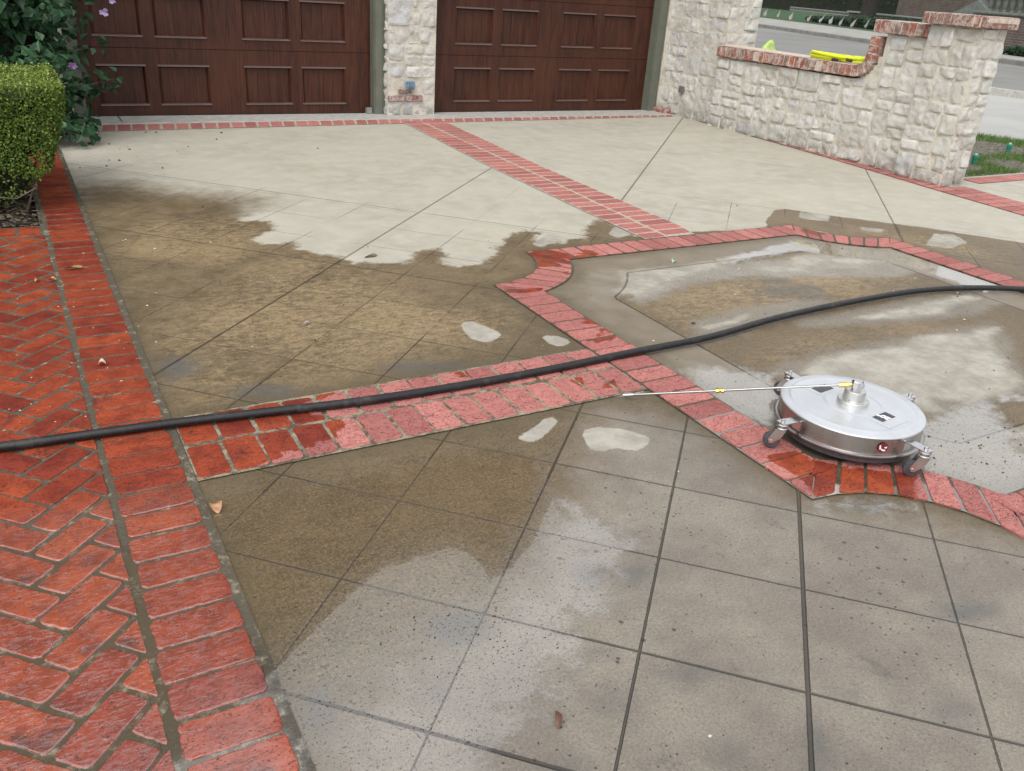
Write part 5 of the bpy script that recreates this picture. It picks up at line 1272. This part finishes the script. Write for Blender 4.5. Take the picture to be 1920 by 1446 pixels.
for k in range(30):
    y = t1 - .5 - .36 * k
    mb = MB(); mb.lathe([(.09, 1.301), (.09, 1.34), (.055, 1.38), (.11, 1.52), (.10, 1.59), (.05, 1.74), (.09, 1.82), (.09, 1.859)], 12, (24.28, y, 0)); mb.build('baluster', M['bal'], bw, True)
mb = MB(); vs = [(24.05, t1, 1.30), (24.05, t1 + 3.0, .06), (24.05, t1 + 2.2, .06), (24.05, t1 - .8, 1.20), (24.4, t1, 1.30), (24.4, t1 + 3.0, .06), (24.4, t1 + 2.2, .06), (24.4, t1 - .8, 1.2)]
mb.add([(x, y, z + (.34 if i % 4 < 2 else 0)) for i, (x, y, z) in enumerate(vs)], [(0, 1, 2, 3), (7, 6, 5, 4), (0, 4, 5, 1), (1, 5, 6, 2), (2, 6, 7, 3), (3, 7, 4, 0)]); mb.build('stair_string', M['bal'], bw)
ta_, tb_ = ft_(at_s(1765, 33.0)), ft_(at_s(1588, 33.0)); pw = turned(empty('planter_wall')); tag(pw, 'low brick planter with pale stone ledge beside the far tree', 'planter')
mb = MB(); mb.box(33.0, ta_, 0.05, 33.4, tb_, .62); mb.build('wall', M['farbrick'], pw); mb = MB(); mb.bevbox(32.9, ta_ - .1, .622, 33.5, tb_ + .1, .72, .02); mb.build('ledge', simple("pale_ledge", (.24, .26, .24), .8), pw)
ta_, tb_ = ft_(at_s(1610, 42.0)), ft_(at_s(1480, 42.0)); ef = turned(empty('edging_fence')); tag(ef, 'low pale wire edging fence at the back of the far lawn', 'fence')
for z in (.2, .42): mb = MB(); mb.tube([(42, ta_, z), (42, tb_, z)], .02, 5); mb.build('rail', simple("pale_wire", (.4, .4, .38), .6), ef)
n = 60; pkm = simple("pale_wire_picket", (.4, .4, .38), .6); pk0 = None
for k in range(n):
    y = ta_ + (tb_ - ta_) * (k + .5) / n
    if pk0 is None: mb = MB(); mb.tube([(0, 0, .06), (0, 0, .46)], .014, 4); pk0 = mb.build('picket', pkm, ef); pk0.location = (42, y, 0)
    else: c_ = pk0.copy(); COL.objects.link(c_); c_.location = (42, y, 0)

# ------------------------------------------------------------------ leaves and small litter
mlf = SH("dead_leaf"); M['deadleaf'] = mlf.out(mlf.mix(mlf.ramp(mlf.noise(60, 4), .4, .65), (.36, .17, .08), (.55, .33, .19)), .55)
def curl(mb, L, W, arch, n=8, tw=0.0):
    vs = []
    for side in (0, 1):
        for i in range(n + 1):
            for j in range(-2, 3):
                t = i / n; w = W * math.sin(PI * min(1, .06 + t * .94)) ** .7; x = L * (t - .5); y = w * j / 2 / 1.0; z = arch * math.sin(PI * t) + .35 * abs(j) * w * .5 + .0008 + tw * y * (t - .5) + side * .0006; vs.append((x, y, z))
    fs = []; m_ = 5 * (n + 1)
    for i in range(n):
        for j in range(4): q = i * 5 + j; fs.append((q, q + 5, q + 6, q + 1)); fs.append((m_ + q, m_ + q + 1, m_ + q + 6, m_ + q + 5))
    mb.add(vs, fs)
def litter(name, px_, L, W, arch, rot, mat, lab, cat, z=0.002):
    q = g(*px_); mb = MB(); curl(mb, L, W, arch, tw=2.0); o = mb.build(name, mat, None, True); o.location = (q[0], q[1], z); o.rotation_euler = (0, 0, rot); tag(o, lab, cat); return o
litter('fallen_leaf', (405, 956), .038, .016, .014, 1.9, M['deadleaf'], 'pale brown curled leaf on the damp concrete below the brick corner', 'leaf')
litter('fallen_leaf', (1046, 1352), .045, .007, .010, 1.1, simple("brown_leaf", (.12, .055, .035), .6), 'narrow dark brown curled leaf on the foreground concrete', 'leaf')
litter('fallen_leaf', (1263, 491), .045, .012, .004, .9, simple("mint_leaf", (.34, .50, .38), .5), 'pale green leaf on the wet medallion near its top edge', 'leaf')
litter('fallen_leaf', (696, 482), .075, .012, .003, .2, simple("dull_leaf", (.16, .12, .08), .7), 'thin brown leaf on the pale dry concrete', 'leaf')
litter('fallen_leaf', (100, 110 + 420), .03, .012, .004, .3, M['deadleaf'], 'small tan leaf on the herringbone brick path', 'leaf', .012)
litter('fallen_leaf', (70, 531), .03, .008, .004, 1.3, M['deadleaf'], 'little orange leaf between the herringbone bricks', 'leaf', .012)
litter('fallen_leaf', (193, 688), .024, .016, .003, .3, simple("cream_leaf", (.55, .42, .3), .6), 'round cream leaf on the brick border above the hose', 'leaf', .013)
litter('fallen_leaf', (140, 508), .075, .01, .003, .05, simple("khaki_leaf", (.3, .2, .08), .6), 'long khaki leaf lying on the brick border', 'leaf', .013)
litter('fallen_leaf', (575, 609), .035, .006, .008, .4, simple("grey_husk", (.42, .38, .36), .5), 'curled grey husk on the mottled damp concrete', 'leaf')
q = g(1330, 1380)
def pebble(px_, s_, col, lab, z=0.0):
    q = g(*px_); mb = MB(); vs = []; fs = []
    for j in range(6):
        for i in range(8):
            a = 2 * PI * i / 8; b = PI / 2 * j / 5; k = 1 + .25 * mn.noise(Vector((math.cos(a) * 3 + px_[0], math.sin(a) * 3, b))); vs.append((s_ * k * math.cos(b) * math.cos(a), .75 * s_ * k * math.cos(b) * math.sin(a), .6 * s_ * math.sin(b)))
    for j in range(5):
        for i in range(8): fs.append((j * 8 + i, j * 8 + (i + 1) % 8, (j + 1) * 8 + (i + 1) % 8, (j + 1) * 8 + i))
    mb.add(vs, fs); o = mb.build('pebble', simple("pebble_stone", col, .7), None, True); o.location = (q[0], q[1], z); tag(o, lab, 'pebble'); return o
pebble((1331, 1380), .0045, (.55, .5, .42), 'cream pebble on the foreground concrete near the bottom edge')
pebble((1840, 545), .012, (.6, .54, .44), 'cream pebble touching the black hose at the right')
pebble((1272, 884), .003, (.6, .55, .45), 'tiny white chip beside a scored joint')
pebble((1300, 607), .012, (.05, .035, .03), 'dark clod of debris on the medallion above the hose')
# scattered crumbs nobody could count
r = random.Random(77); mb = MB()
def crumb(x, y, s_, tn, z=0.0):
    Mx = Matrix.Translation((x, y, z + s_ * .25)) @ Matrix.Rotation(r.uniform(0, 6.28), 4, 'Z'); k = r.uniform(.4, 1)
    vs = [Mx @ Vector(p) for p in [(-s_, 0, 0), (0, -s_ * k * .7, 0), (s_, 0, 0), (0, s_ * k * .7, 0), (0, 0, s_ * .5), (0, 0, -s_ * .3)]]
    mb.add(vs, [(0, 1, 4), (1, 2, 4), (2, 3, 4), (3, 0, 4), (1, 0, 5), (2, 1, 5), (3, 2, 5), (0, 3, 5)], tn)
for _ in range(620):                                   # foreground grit
    p = g(r.uniform(540, 1900), r.uniform(880, 1440)); crumb(*p, r.uniform(.0010, .0034) * (.6 + .6 * r.random() ** 3), r.random() ** 2.2 * .4)
for _ in range(130):
    p = g(r.gauss(880, 90), r.gauss(1170, 60)); crumb(*p, r.uniform(.0015, .0035), r.random() * .3)
for _ in range(90):
    p = g(r.uniform(170, 1900), r.uniform(380, 840)); crumb(*p, r.uniform(.003, .008), r.random())
for px_, py_, s_ in ((273,249,.012),(205,271,.014),(225,280,.008),(243,281,.012),(257,295,.014),(240,275,.012),(178,297,.012),(205,301,.01),(224,302,.016),(247,309,.012),(305,316,.014),(331,284,.01),(353,276,.013),(406,262,.014),(415,250,.014),(293,249,.012),(461,270,.014),(596,279,.012),(380,388,.014),(150,315,.01),(200,312,.012),(330,285,.012)):
    crumb(*g(px_, py_), s_, r.random() * .4 if r.random() < .7 else .95)
for px_, py_ in ((220,277),(239,275),(199,280),(205,300),(151,317),(269,305),(290,467),(236,450),(395,455),(300,295),(276,574),(1150,470),(1385,505),(1225,640),(1808,600),(1794,620),(1795,550),(1378,553)):
    crumb(*g(px_, py_), .008, .98)
for _ in range(60):
    p = g(r.uniform(0, 320), r.uniform(460, 820)); crumb(*p, r.uniform(.003, .006), .5 + .5 * r.random(), .012)
for _ in range(40):
    p = g(r.uniform(1740, 1915), r.uniform(790, 900)); crumb(*p, r.uniform(.002, .006), r.random() * .15)
for _ in range(50): crumb(*g(r.uniform(1500, 1720), r.uniform(872, 884)), r.uniform(.003, .006), r.random())
o = mb.build('debris', leaf_mat("crumb", [(.02, .015, .012), (.08, .05, .03), (.35, .22, .12), (.6, .52, .4)], .7, 0.0)); tag(o, 'scattered crumbs, seeds and bits of leaf over the driveway', 'debris', kind='stuff')
